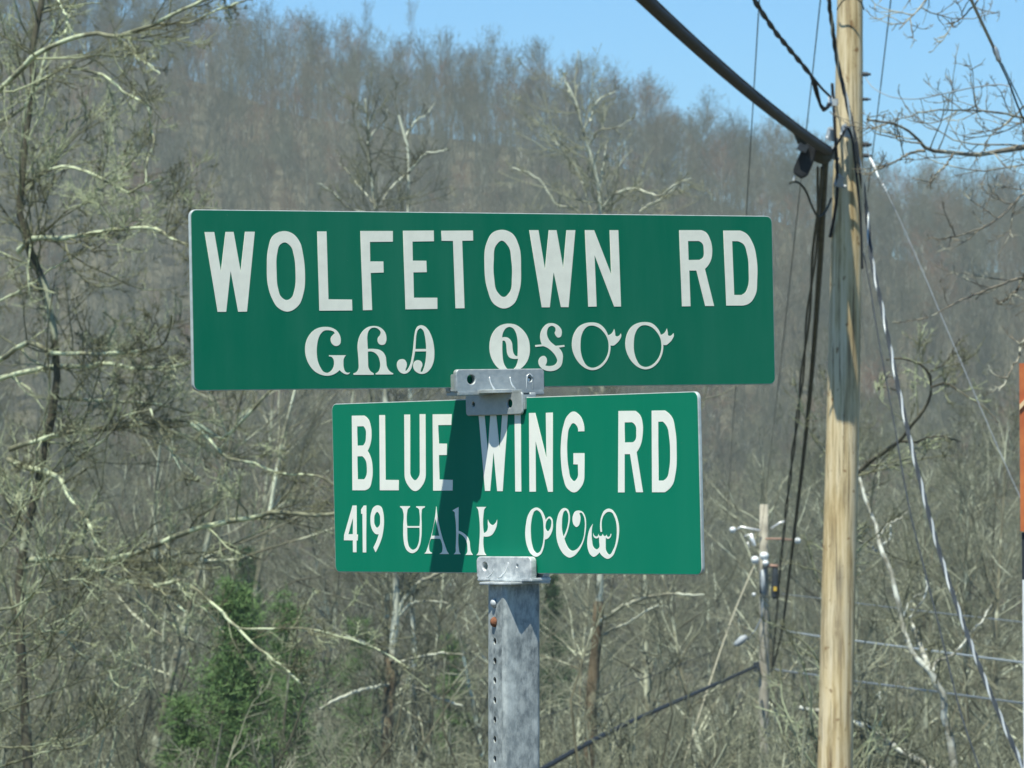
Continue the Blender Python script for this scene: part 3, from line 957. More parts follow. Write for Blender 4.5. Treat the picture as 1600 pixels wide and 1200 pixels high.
conifer('bright green young pine at lower left, largest evergreen in view', 368, 895, 80, 10.0, 2.6, 1, M_needle, 2.4)
conifer('small pointed dark evergreen standing alone left of the lower sign', 386, 850, 190, 7, 1.6, 2, M_needle2)
conifer('low green pine left of the sycamore trunk, partly behind twigs', 450, 915, 95, 9, 2.0, 3, M_needle, 0.9)
conifer('green pine behind the sycamore trunk under the lower sign', 560, 950, 150, 9, 2.8, 4, M_needle, 0.6)
conifer('thin green pine between the sycamore trunk and the sign post', 705, 985, 150, 9, 2.4, 5, M_needle, 0.5)
conifer('pine tip just right of the sign post under the lower sign', 862, 895, 210, 6, 1.2, 6, M_needle2, 0.5)
conifer('low spreading pine at the bottom edge, left of the bright young pine', 285, 1075, 80, 6, 1.3, 7, M_needle, 0.6)


# ------------------------------------------------------------------ utility pole by the road (45 m away)
PD = 45.0
pole_px = [(-420, 1333.5, 37), (0, 1329.5, 40), (230, 1326.5, 46), (600, 1319, 51), (900, 1311.5, 53), (1200, 1305.5, 55), (1500, 1300, 57)]
base = P(1300, 1500, PD)
gzp = float(ground_z(base.x, base.y)) - 0.3
POLE_O = Vector((base.x, base.y, gzp))
STAIN = tuple(P(1313, 905, PD - 0.15) - POLE_O)
M_pole = polewood()
pole = empty('utility_pole', POLE_O)
tag(pole, 'tall weathered yellowish wooden utility pole right of the signs, hung with cables', 'utility pole')
def build_pole():
    rng = np.random.default_rng(4)
    ys = np.linspace(-420, 1500, 90)
    cx = np.interp(ys, [p[0] for p in pole_px], [p[1] for p in pole_px])
    wd = np.interp(ys, [p[0] for p in pole_px], [p[2] for p in pole_px])
    bm = bmesh.new()
    rings = []
    n = 40
    for j, (yy, c, wpx) in enumerate(zip(ys, cx, wd)):
        o = P(c, yy, PD)
        o.y = base.y
        R = wpx / 2 / FPX * PD
        ring = []
        for k in range(n):
            a = 2 * math.pi * k / n
            rr = R * (1 + 0.012 * math.sin(3 * a + yy * 0.004) + 0.008 * math.sin(7 * a + yy * 0.011) + 0.006 * math.sin(yy * 0.09 + 2 * a))
            for (ky, ka, kh) in ((985, 4.4, .05), (1125, 4.25, .07), (430, 4.9, .04), (760, 4.6, .04), (150, 5.0, .03), (680, 5.3, .03)):
                rr += R * kh * math.exp(-((yy - ky) / 14) ** 2 - ((a - ka) / 0.5) ** 2)
            ring.append(bm.verts.new(Vector((o.x + rr * math.cos(a), o.y + rr * math.sin(a), o.z)) - POLE_O))
        rings.append(ring)
    for j in range(len(rings) - 1):
        for k in range(n):
            bm.faces.new((rings[j][k], rings[j][(k + 1) % n], rings[j + 1][(k + 1) % n], rings[j + 1][k]))
    bm.faces.new(rings[0]); bm.faces.new(rings[-1][::-1])
    bmesh.ops.recalc_face_normals(bm, faces=bm.faces)
    bm_obj('pole_shaft', bm, M_pole, pole, True)
build_pole()


def pl(px, py, D):
    return P(px, py, D) - POLE_O
# ground wire hoop round the top, steel strap, bolts, staples
hoop = []
for k in range(13):
    a = math.pi * (1.0 + k / 12)
    c = P(1329, 8, PD)
    hoop.append(Vector((c.x + 0.118 * math.cos(a), c.y + 0.118 * math.sin(a), c.z + 0.05 - 0.09 * abs(math.cos(a)) ** 3)) - POLE_O)
tube_obj('wire_hoop', hoop, 0.006, M_cable_grey, pole, 6)
def bolt(px, py, dx=0.0, r=0.022):
    bm = bmesh.new()
    c = pl(px, py, PD - 0.0)
    bm_tube(bm, [c + Vector((-.02, 0, 0)), c + Vector((.03, 0, 0))], r, 6)
    bm_tube(bm, [c + Vector((.02, 0, 0)), c + Vector((.055, 0, 0))], r * .5, 8)
    bmesh.ops.recalc_face_normals(bm, faces=bm.faces)
    bm_obj('bolt', bm, M_darkbox, pole)
bolt(1351, 116); bolt(1351, 155, r=.016); bolt(1352, 226, r=.026); bolt(1352, 243, r=.02)
def clamp(px, py, s=1.0):
    bm = bmesh.new()
    c = pl(px, py, PD - 0.17)
    bm_box(bm, c, (.05 * s, .08 * s, .09 * s), Euler((.3, .2, .3)).to_matrix())
    bm_tube(bm, [c + Vector((0, -.07, .05)), c + Vector((0, .08, .05))], .014 * s, 6)
    bm_tube(bm, [c + Vector((-.04, 0, -.03)), c + Vector((.06, -.02, -.05))], .018 * s, 6)
    bmesh.ops.recalc_face_normals(bm, faces=bm.faces)
    bm_obj('cable_clamp', bm, M_grey, pole)
clamp(1320, 205); clamp(1311, 283); clamp(1298, 210, 1.1); clamp(1300, 240, .9)


# cables -----------------------------------------------------------
def sag_line(a, b, sag, n=40, t0=0.0, t1=1.0):
    out = []
    for k in range(n):
        t = t0 + (t1 - t0) * k / (n - 1)
        p = a.lerp(b, t)
        p.z -= sag * 4 * t * (1 - t)
        out.append(p)
    return out


def cable(name, label, pts, r, mat, cat='cable', n=8):
    o = pts[0]
    ob = tube_obj(name, [p - o for p in pts], r, mat, None, n)
    ob.location = o
    return tag(ob, label, cat)


def px_path(L, n=40):
    C = catmull(np.array(L, float), n)
    return [P(a, b, d) for a, b, d in C]


def strands(name, label, pts, r, mats, turns_per_m, off, cat='cable', group=None):
    "twisted cable: every strand a part"
    o = pts[0].copy()
    root = empty(name, o)
    tag(root, label, cat, group)
    A = np.array([p - o for p in pts])
    seg = np.linalg.norm(np.diff(A, axis=0), axis=1)
    cum = np.concatenate([[0], np.cumsum(seg)])
    n = max(30, int(cum[-1] * turns_per_m * 10))
    u = np.linspace(0, cum[-1], n)
    Q = np.stack([np.interp(u, cum, A[:, k]) for k in range(3)], 1)
    tan = unit(np.gradient(Q, axis=0))
    ref = np.array([0, 0, 1.0]) if abs(tan[0, 2]) < .8 else np.array([1.0, 0, 0])
    a = unit(np.cross(tan, ref)); b = np.cross(tan, a)
    for k, m in enumerate(mats):
        ph = 2 * np.pi * (u * turns_per_m + k / len(mats))
        ri = r[k] if hasattr(r, '__len__') else r
        W = Q + (a * np.cos(ph)[:, None] + b * np.sin(ph)[:, None]) * off
        V, F, _ = tubes([(W[None], np.full((1, n), ri), 6, 0)])
        link('strand', mesh_arrays('strand', V, F), root, [m])
    return root


A1 = P(1296, 236, PD)
far = P(1000, -17, 30)
# heavy bundle: black trunk cable lashed under a steel messenger
rt = sag_line(P(1298, 239, 44.9), P(760, -250, 22), 0.10, 60)
root = empty('telephone_cable', rt[0]); tag(root, 'thick black lashed cable slanting down from the top to the utility pole', 'cable')
tube_obj('sheath', [p - rt[0] for p in rt], [0.034 + 0.003 * math.sin(k * 1.7) for k in range(len(rt))], M_black, root, 12)
tube_obj('messenger', [p - rt[0] + Vector((.006, -.02, .040)) for p in rt], 0.0085, M_cable_grey, root, 6)
tube_obj('sheath', [p - rt[0] + Vector((-.012, -.028, -.020)) for p in rt], 0.021, M_black, root, 10)
# sheath drop below the splice
strands('service_cable', 'twisted black service cable ending at the white grip beside the pole top', px_path([(1296, 162, 44.6), (1290, 172, 44.4), (1282, 165, 44.2), (1276, 145, 44), (1268, 120, 43.6), (1240, 85, 42), (1210, 48, 40), (1180, 3, 38), (1150, -45, 36)], 60), (.013, .012), (M_black, M_black), .7, .010)
cable('grip_wire', 'short black loop of cable closing on the white grip beside the pole', px_path([(1268, 118, 43.6), (1284, 138, 44.2), (1298, 152, 44.6), (1303, 162, 44.7)], 20), 0.011, M_black)
g = empty('wire_grip', P(1297, 158, 44.6)); tag(g, 'small white wire grip bolted to the left of the pole top', 'insulator')
bm = bmesh.new(); bm_tube(bm, [Vector((0, 0, .05)), Vector((0, 0, .035)), Vector((.006, 0, -.04)), Vector((.008, 0, -.05))], [.008, .02, .02, .01], 10)
bmesh.ops.recalc_face_normals(bm, faces=bm.faces); bm_obj('grip_body', bm, M_porcelain, g, True)
bm = bmesh.new(); bm_box(bm, (.045, 0, -.01), (.05, .03, .06)); bm_obj('bracket', bm, M_grey, g)
# cables down the face of the pole
def on_pole(L, r, name, label, mats=None, off=.01, tpm=3.5):
    path = px_path(L, 60)
    if mats: strands(name, label, path, r, mats, tpm, off)
    else: cable(name, label, path, r, M_black)
on_pole([(1294, -60, 43.5), (1295, 0, 43.9), (1299, 30, 44.2), (1304, 70, 44.5), (1311, 110, 44.75), (1320, 145, 44.8), (1328, 180, 44.8), (1336, 215, 44.8), (1343, 260, 44.82), (1350, 300, 44.9), (1356, 345, 44.9), (1361, 400, 44.7), (1378, 480, 44.2), (1398, 580, 43.6), (1420, 680, 43), (1445, 780, 42.3), (1470, 870, 41.6), (1500, 960, 41), (1540, 1065, 40), (1590, 1180, 39), (1640, 1280, 38)],
        (.010, .010, .0095), 'service_drop', 'twisted service drop with bright strand running down the pole and off the lower right', (M_darkbox, M_darkbox, M_wirealu), .011, 1.75)
on_pole([(1300, 130, 44.78), (1303, 170, 44.78), (1305, 215, 44.78), (1308, 260, 44.8), (1308, 300, 44.84), (1304, 335, 44.92), (1297, 370, 45.05)], .014, 'riser_cable', 'black riser cable running down the left face of the pole')
on_pole([(1299, 240, 44.7), (1308, 225, 44.66), (1318, 208, 44.64), (1324, 200, 44.66), (1331, 215, 44.7), (1335, 245, 44.76), (1340, 290, 44.8), (1345, 350, 44.86), (1347, 420, 44.9)], .011, 'jumper_cable', 'thin black jumper looped over a clamp on the pole face')

# splice box hung under the strand; depth and sleeve bulk shaped to shade the pole
sb = empty('splice_box', P(1262, 226, 44.2)); tag(sb, 'black splice closure hanging tilted under the thick cable left of the pole', 'cable box')
def sbl(px, py, dy=0.0): return P(px, py, 44.2 + dy) - P(1262, 226, 44.2)
bm = bmesh.new()
vs4 = []
for dy, k in ((-.22, .94), (-.18, 1.0), (.26, 1.0), (.30, .94)):
    q = [(1262, 222), (1277, 230), (1272, 252), (1262, 275), (1252, 280), (1239, 271), (1240, 262), (1253, 232)]
    cxm, cym = 1257, 252
    vs4.append([bm.verts.new(sbl(cxm + (px - cxm) * k, cym + (py - cym) * k, dy)) for px, py in q])
for j in range(3):
    for i in range(8):
        bm.faces.new((vs4[j][i], vs4[j][(i + 1) % 8], vs4[j + 1][(i + 1) % 8], vs4[j + 1][i]))
bm.faces.new(vs4[0]); bm.faces.new(vs4[-1][::-1])
bmesh.ops.recalc_face_normals(bm, faces=bm.faces)
bmesh.ops.bevel(bm, geom=bm.edges[:], offset=.008, segments=2, affect='EDGES')
bm_obj('closure', bm, M_black, sb, False)
bm = bmesh.new(); bm_box(bm, sbl(1254, 231, -.26), (.085, .08, .06), Euler((0, .45, 0)).to_matrix()); bm_obj('latch', bm, M_darkbox, sb)
bm = bmesh.new(); bm_tube(bm, [sbl(1242, 275), sbl(1240, 282)], .009, 8); bm_obj('stub', bm, M_bright, sb)
bm = bmesh.new()
bm_tube(bm, [sbl(1243, 207, -.3), sbl(1253, 218, -.1), sbl(1266, 230, .1), sbl(1277, 238, .3), sbl(1287, 243, .5), sbl(1294, 240, .62)], [.02, .05, .075, .085, .08, .03], 12)
bmesh.ops.recalc_face_normals(bm, faces=bm.faces); bm_obj('sleeve', bm, M_cable_grey, sb, True)
cable('pigtail_cable', 'thin black pigtail curving from the splice closure down and back to the pole', px_path([(1233, 287, 44.1), (1240, 284, 44.1), (1250, 287, 44.1), (1260, 300, 44.2), (1267, 318, 44.3), (1278, 338, 44.5), (1290, 330, 44.7), (1299, 310, 44.8)], 30), .010, M_cable_grey)

# two dark cables running away to the far pole
a, b = P(1285, 244, 45.1), P(1204, 1052, 154.5)
def away(L, D0=45.0, D1=155.0):
    return L
def world_line(p0, D0, p1, D1, sag, n=60, t0=0, t1=1):
    return sag_line(P(p0[0], p0[1], D0), P(p1[0], p1[1], D1), sag, n, t0, t1)
cable('telephone_cable', 'heavier of two dark cables receding from the pole down to the distant pole', px_path([(1290, 246, 45.2), (1287, 300, 47.5), (1282, 400, 52), (1275, 500, 58), (1267, 600, 65), (1257, 700, 76), (1245, 800, 89), (1233, 900, 106), (1221, 990, 131), (1205, 1052, 154.5)], 70), .030, M_cable_grey)
strands('telephone_cable', 'thinner knotted dark cable receding beside the heavier one to the distant pole', px_path([(1281, 262, 45.2), (1278, 330, 48.5), (1272, 400, 52), (1262, 500, 58), (1252, 600, 65), (1240, 700, 76), (1228, 800, 90), (1218, 900, 107), (1212, 980, 131), (1206, 1040, 154.5)], 70), (.014, .012), (M_cable_grey, M_cable_grey), .08, .018)
cable('power_wire', 'thin wire crossing the sky and dropping to the left arm of the distant pole', world_line((1187, -10), 44, (1134, 827), 154.6, 0.25), .0055, M_darkbox, 'wire')
cable('power_wire', 'thin wire dropping past the black splice closure towards the distant pole', world_line((1283, -10), 44, (1184, 870), 154.6, 0.2), .0055, M_darkbox, 'wire')
cable('power_wire', 'thin wire just right of the pole top crossing the sky', world_line((1393, -10), 44, (1356, 300), 58, 0.02), .0055, M_darkbox, 'wire')
cable('power_wire', 'thin sagging wire between the pole and the twisted drop at the right', px_path([(1349, 395, 45), (1358, 440, 44.8), (1371, 520, 44.4), (1395, 650, 44), (1420, 790, 43), (1442, 880, 42), (1470, 990, 41), (1500, 1110, 40), (1530, 1200, 39), (1560, 1290, 38)], 50), .0065, M_darkbox, 'wire')
# guy with preformed grip and small insulators
gy = empty('guy_wire', P(1352, 228, 44.8)); tag(gy, 'pale guy strand from the pole fading down to the right with a white grip', 'wire')
def gl(L, n=30):
    o = P(1352, 228, 44.8); return [p - o for p in px_path(L, n)]
tube_obj('strand', gl([(1352, 228, 44.8), (1362, 252, 44.6), (1380, 290, 44.3), (1400, 330, 44), (1440, 420, 43), (1480, 515, 42), (1540, 655, 40.5), (1600, 790, 39), (1680, 960, 37)]), .0034, M_steel, gy, 6)
tube_obj('grip', gl([(1359, 246, 44.62), (1363, 254, 44.6), (1368, 264, 44.5)], 6), [.006, .013, .013, .012, .011, .006], M_porcelain, gy, 8)
tube_obj('grip', gl([(1366, 260, 44.5), (1373, 278, 44.4)], 6), .008, M_porcelain, gy, 8)
for t in (0, 1, 2):
    tube_obj('ferrule', gl([(1379 + 2.3 * t, 288 + 4 * t, 44.3), (1380.2 + 2.3 * t, 290.4 + 4 * t, 44.3)], 3), .011, M_porcelain, gy, 8)
# span guy at the top right with clamp
gz2 = empty('span_guy', P(1560, 88, 30)); tag(gz2, 'grey rod and cable with a clevis in the sky at the upper right', 'wire')
def hl(L, n=20):
    o = P(1560, 88, 30); return [p - o for p in px_path(L, n)]
tube_obj('rod', hl([(1505, -30, 29), (1520, 5, 29.4), (1552, 73, 30)]), .010, M_grey, gz2, 8)
tube_obj('clevis', hl([(1552, 72, 30), (1556, 80, 30), (1560, 92, 30), (1563, 98, 30)], 6), [.01, .017, .018, .014, .016, .006], M_steel, gz2, 8)
tube_obj('strand', hl([(1561, 96, 30), (1577, 130, 30.2), (1590, 165, 30.5), (1612, 215, 31)]), .006, M_cable_grey, gz2, 6)
tube_obj('strand', hl([(1565, 98, 30), (1582, 133, 30.2), (1600, 170, 30.5), (1622, 215, 31)]), .004, M_cable_grey, gz2, 6)
cable('bonding_wire', 'thin white slack wire looping from the pole across the sky to the right', px_path([(1352, 121, 44.8), (1362, 135, 44), (1375, 144, 43), (1395, 152, 42), (1425, 155, 40), (1450, 152, 38), (1490, 143, 35), (1525, 136, 33), (1560, 132, 31), (1578, 135, 30.2)], 40), .0042, M_wirealu, 'wire')

# ------------------------------------------------------------------ distant utility pole (155 m)
QD = 155.0
q0 = P(1193, 1500, QD)
QO = Vector((q0.x, q0.y, float(ground_z(q0.x, q0.y)) - .3))
fp = empty('utility_pole', QO); tag(fp, 'small distant grey wooden pole with white insulators and a transformer arm', 'utility pole')
def ql(px, py, dy=0): return P(px, py, QD + dy) - QO
tube_obj('pole_shaft', [ql(1193.5, 788), ql(1193.5, 900), ql(1194, 1040), ql(1193, 1250), ql(1192, 1500)], [.125, .135, .15, .16, .17], simple('grey_pole_wood', (0.36, 0.34, 0.27), .9, 0, .35, 3), fp, 12)
def qtube(name, L, r, m): return tube_obj(name, [ql(*p) for p in L], r, m, fp, 8)
qtube('arm', [(1188, 829, -.2), (1172, 826, -.2), (1158, 823, -.2), (1152, 827, -.2)], .028, M_bright)
qtube('arm', [(1205, 826, -.2), (1218, 817, -.2), (1228, 814, -.2)], .028, M_bright)
qtube('arm', [(1196, 842, -.2), (1220, 842, -.2), (1240, 844, -.2)], .03, M_brownbar)
qtube('arm', [(1194, 884, -.25), (1205, 884, -.25), (1216, 885, -.25)], .05, M_brownbar)
def insul(px, py, r=.11, dy=-.2, m=None):
    c = ql(px, py, dy)
    bm = bmesh.new()
    bm_tube(bm, [c + Vector((0, 0, r * .9)), c + Vector((0, 0, r * .7)), c + Vector((0, 0, r * .2)), c + Vector((0, 0, -.2 * r)), c + Vector((0, 0, -r * .8)), c + Vector((0, 0, -r))], [r * .3, r * .75, r, r * .95, r * .6, r * .2], 12)
    bmesh.ops.recalc_face_normals(bm, faces=bm.faces)
    bm_obj('insulator', bm, m or M_porcelain, fp, True)
insul(1145, 828, .1); insul(1246, 845, .10); insul(1180, 875, .13, -.35); insul(1194, 869, .14, -.35); insul(1196, 880, .1, -.4); insul(1178, 929, .06)
qtube('fuse_cutout', [(1173, 834, -.25), (1178, 851, -.25), (1181, 853, -.25)], [.06, .06, .03], M_bright)
qtube('fuse_link', [(1163, 838, -.25), (1174, 834, -.25)], .018, M_bright)
qtube('fuse_link', [(1168, 847, -.25), (1171, 856, -.25)], .018, M_bright)
qtube('conduit', [(1192, 890, -.22), (1192, 912, -.22), (1193, 934, -.22)], .075, M_grey)
qtube('conduit', [(1190, 905, -.2), (1190, 928, -.2)], .06, M_darkbox)
bm = bmesh.new(); c = ql(1211, 914, -.2)
bm_tube(bm, [c + Vector((0, 0, .62)), c + Vector((0, 0, .55)), c + Vector((0, 0, .3)), c + Vector((0, 0, -.35)), c + Vector((0, 0, -.42))], [.04, .08, .1, .11, .08], 12)
bmesh.ops.recalc_face_normals(bm, faces=bm.faces); bm_obj('arrester', bm, M_darkbox, fp, True)
bm = bmesh.new(); bm_box(bm, ql(1211, 920, -.33), (.1, .04, .13)); bm_obj('yellow_label', bm, M_yellow, fp)
bm = bmesh.new(); bm_box(bm, ql(1182, 1042, -.2), (.17, .2, .3)); bm_obj('terminal_box', bm, M_darkbox, fp)
qtube('grounding_wire', [(1197, 870, -.2), (1190, 965, -.3), (1180, 985, -.3), (1168, 1000, -.3)], .018, M_steel)
bm = bmesh.new(); bm_tube(bm, [ql(1167, 994, -.3), ql(1160, 999, -.3), ql(1152, 1006, -.3), ql(1147, 1008, -.3)], [.06, .12, .1, .03], 8)
bmesh.ops.recalc_face_normals(bm, faces=bm.faces); bm_obj('lamp_head', bm, M_grey, fp, True)
cable('guy_wire', 'pale guy strand slanting down left from the distant pole', px_path([(1179, 882, 154.5), (1150, 950, 150), (1128, 1010, 146), (1108, 1070, 143), (1085, 1140, 140), (1060, 1220, 136)], 20), .022, simple('guy_pale', (.42, .40, .28), .6), 'wire')
cable('telephone_cable', 'black cable crossing the bottom of the view from the distant pole towards the sign post', px_path([(1180, 1042, 154.4), (1080, 1086, 108), (960, 1140, 76), (845, 1203, 58), (700, 1290, 45)], 40), [.048 - .024 * k / 39 for k in range(40)], M_black)
cable('service_cable', 'faint thin dark wire crossing above the black cable at the bottom', px_path([(1110, 1020, 156), (1000, 1063, 150), (930, 1090, 145), (845, 1122, 140), (760, 1150, 135)], 30), .018, M_cable_grey, 'wire')
cable('power_wire', 'bright horizontal wire running right from the distant pole behind the near pole', px_path([(1226, 986, 155), (1290, 996, 140), (1340, 1002, 128), (1440, 1015, 110), (1540, 1028, 96), (1650, 1042, 84)], 30), [.030 - .012 * k / 29 for k in range(30)], M_wirealu, 'wire')
cable('telephone_cable', 'greyish lower wire running right from the distant pole behind the near pole', px_path([(1206, 1046, 155), (1280, 1056, 140), (1340, 1065, 128), (1470, 1082, 108), (1650, 1106, 88)], 30), [.030 - .013 * k / 29 for k in range(30)], M_steel)
cable('power_wire', 'faintest thin wire above the bright horizontal one at lower right', px_path([(1222, 928, 155), (1290, 936, 140), (1400, 950, 118), (1560, 968, 95), (1650, 978, 85)], 30), .011, M_steel, 'wire')

# ------------------------------------------------------------------ orange board at the right edge
bo = empty('painted_board', P(1640, 1500, 14)); tag(bo, 'orange red board with a cream diagonal stripe cut off by the right edge', 'sign')
BO = P(1640, 1500, 14)
def bl(px, py, d=0): return P(px, py, 14 + d) - BO
def slab(name, quad, th, mat, parent, d=0.0, org=None, DD=14):
    bm = bmesh.new()
    f = [bm.verts.new(P(px, py, DD + d) - org) for px, py in quad]
    b2 = [bm.verts.new(P(px, py, DD + d + th) - org) for px, py in quad]
    bm.faces.new(f[::-1]); bm.faces.new(b2)
    n = len(f)
    for k in range(n): bm.faces.new((f[k], f[(k + 1) % n], b2[(k + 1) % n], b2[k]))
    bmesh.ops.recalc_face_normals(bm, faces=bm.faces)
    return bm_obj(name, bm, mat, parent)
m, nt, b = new_mat('orange_paint')
nt.links.new(ramp(nt, noise(nt, 8, 4, .6), [(.35, (.42, .10, .035)), (.65, (.62, .20, .06))]), b.inputs['Base Color']); b.inputs['Roughness'].default_value = .5
slab('board', [(1592.5, 568), (1690, 560), (1690, 842), (1594.5, 830)], .02, m, bo, 0, BO)
slab('stripe', [(1592.8, 632), (1612, 612), (1612, 620), (1592.8, 641)], .004, simple('cream_paint', (.75, .55, .32), .5), bo, -.006, BO)
slab('bracket_plate', [(1596.5, 832), (1640, 832), (1640, 905), (1597, 905)], .02, M_darkbox, bo, .01, BO)
slab('post', [(1597.5, 906), (1640, 906), (1640, 1500), (1601, 1500)], .05, simple('white_post', (.72, .75, .78), .5), bo, .01, BO)

# ------------------------------------------------------------------ street name signs
RU = Matrix(((0.8325, -0.0196, 0.5536), (0.009, 0.9997, 0.0218), (-0.5539, -0.0132, 0.8325)))
RL = Matrix(((0.6275, -0.0229, -0.7783), (0.0237, 0.9997, -0.0103), (0.7783, -0.012, 0.6278)))
TU = Vector((-0.02422, 0.11024, -6.7309))
TL = Vector((-0.00442, -0.13303, -6.6980))
CM = Matrix.Translation(CAM) @ Matrix.Rotation(math.pi / 2 + PITCH, 4, 'X')
def plate_matrix(R, T):
    return CM @ (Matrix.Translation(T) @ R.to_4x4())
MU, ML = plate_matrix(RU, TU), plate_matrix(RL, TL)


def loc2(M, px, py, zoff=0.0):
    "pixel -> local (x,y) on the plane z=zoff of frame M"
    inv = M.inverted()
    o = inv @ CAM
    d = inv.to_3x3() @ (P(px, py, 1.0) - CAM)
    t = (zoff - o.z) / d.z
    q = o + d * t
    return (q.x, q.y)


def smooth_loop(pts, k=7):
    "pts: (x,y) smooth or (x,y,1) corner; closed; returns dense polyline"
    n = len(pts)
    out = []
    for i in range(n):
        p0, p1, p2, p3 = pts[(i - 1) % n], pts[i], pts[(i + 1) % n], pts[(i + 2) % n]
        c1, c2 = len(p1) > 2, len(p2) > 2
        a, b_ = np.array(p1[:2], float), np.array(p2[:2], float)
        if c1 and c2:
            out.append(a); continue
        h = np.linalg.norm(b_ - a)
        def tangent(pm, p, pn):
            dm, dn = np.linalg.norm(p - pm) + 1e-6, np.linalg.norm(pn - p) + 1e-6
            v = (p - pm) / dm * dn + (pn - p) / dn * dm
            return v / (np.linalg.norm(v) + 1e-9)
        t1 = None if c1 else tangent(np.array(p0[:2], float), a, b_)
        t2 = None if c2 else tangent(a, b_, np.array(p3[:2], float))
        if t1 is None: t1 = 2 * (b_ - a) / (h + 1e-9) - t2; t1 /= np.linalg.norm(t1) + 1e-9
        if t2 is None: t2 = 2 * (b_ - a) / (h + 1e-9) - t1; t2 /= np.linalg.norm(t2) + 1e-9
        for j in range(k):
            t = j / k
            out.append((2 * t ** 3 - 3 * t ** 2 + 1) * a + (t ** 3 - 2 * t ** 2 + t) * h * t1 + (-2 * t ** 3 + 3 * t ** 2) * b_ + (t ** 3 - t ** 2) * h * t2)
    return out


def filled(name, loops, thick, z0, mat, parent, bevel=0.0):
    "flat shape with holes; loops are lists of local (x,y); front face at z0+thick"
    cu = bpy.data.curves.new(name, 'CURVE')
    cu.dimensions = '2D'
    cu.fill_mode = 'BOTH'
    cu.extrude = max(thick / 2 - bevel, 0)
    cu.bevel_depth = bevel
    cu.bevel_resolution = 1 if bevel else 0
    for lp in loops:
        s = cu.splines.new('POLY')
        s.points.add(len(lp) - 1)
        for i, p in enumerate(lp): s.points[i].co = (p[0], p[1], 0, 1)
        s.use_cyclic_u = True
    tmp = bpy.data.objects.new('tmp', cu)
    col.objects.link(tmp)
    dg = bpy.context.evaluated_depsgraph_get()
    me = bpy.data.meshes.new_from_object(tmp.evaluated_get(dg))
    bpy.data.objects.remove(tmp)
    for v in me.vertices: v.co.z += z0 + thick / 2
    me.name = name
    me.materials.clear()
    return link(name, me, parent, [mat])


c = 1
G = {}
def g_(name, x0, y0, s, loops):
    G[name] = [[(x0 + p[0] / s, y0 + p[1] / s) + ((1,) if len(p) > 2 else ()) for p in lp] for lp in loops]
def allc(L): return [(x, y, 1) for x, y in L]

# upper sign, first line
g_('W', 310, 350, 8, [allc([(78,100),(198,100),(282,590),(340,98),(440,98),(528,590),(583,96),(705,96),(608,1095),(497,1097),(403,585),(348,1098),(240,1098)])])
g_('O', 310, 350, 8, [[(1075,88),(1180,120),(1265,220),(1310,390),(1332,600),(1315,860),(1250,1020),(1115,1095),(1000,1050),(920,930),(870,770),(857,550),(875,300),(930,150)],
                      [(1075,230),(1150,275),(1195,400),(1215,600),(1200,830),(1165,920),(1105,950),(1040,915),(995,800),(978,600),(985,370),(1020,260)]])
s_ = 1600 / 280
g_('L', 480, 350, s_, [allc([(90,66),(173,66),(190,672),(400,674),(403,772),(108,774)])])
g_('F', 480, 350, s_, [allc([(475,62),(765,62),(765,158),(560,160),(563,334),(680,334),(683,433),(567,437),(580,768),(498,770)])])
g_('E', 480, 350, s_, [allc([(856,60),(1130,58),(1132,154),(940,157),(943,327),(1064,328),(1068,430),(948,432),(953,658),(1162,658),(1163,758),(877,762)])])
g_('T', 480, 350, s_, [allc([(1198,60),(1480,58),(1482,148),(1384,150),(1405,752),(1324,753),(1302,151),(1200,150)])])
s_ = 1600 / 480
g_('O2', 740, 320, s_, [[(145,130),(200,148),(235,210),(247,330),(238,450),(205,520),(160,540),(110,520),(72,440),(57,320),(68,200),(100,145)],
                        [(145,187),(180,215),(197,290),(200,380),(188,455),(158,480),(125,455),(107,380),(105,290),(118,210)]])
g_('W2', 740, 320, s_, [allc([(290,132),(338,132),(372,335),(392,132),(432,132),(467,328),(484,132),(530,132),(495,533),(455,533),(417,350),(397,534),(355,534)])])
g_('N', 740, 320, s_, [allc([(580,132),(628,132),(717,362),(709,132),(754,132),(768,530),(732,530),(630,262),(641,530),(597,531)])])
g_('R', 1050, 350, 8, [[(90,77,c),(360,77,c),(420,100),(480,200),(503,340),(480,470),(412,562,c),(527,1025,c),(415,1025,c),(305,582,c),(216,582,c),(232,1028,c),(124,1030,c)],
                       [(200,213,c),(335,213,c),(380,245),(398,330),(385,420),(340,448,c),(208,450,c)]])
g_('D', 1050, 350, 8, [[(642,82,c),(850,82,c),(930,120),(1010,240),(1060,450),(1065,700),(1045,880),(970,990),(860,1020,c),(678,1020,c)],
                       [(752,215,c),(820,215,c),(890,250),(940,380),(960,600),(950,780),(920,850),(870,887,c),(778,887,c)]])
UP1 = ['W', 'O', 'L', 'F', 'E', 'T', 'O2', 'W2', 'N', 'R', 'D']
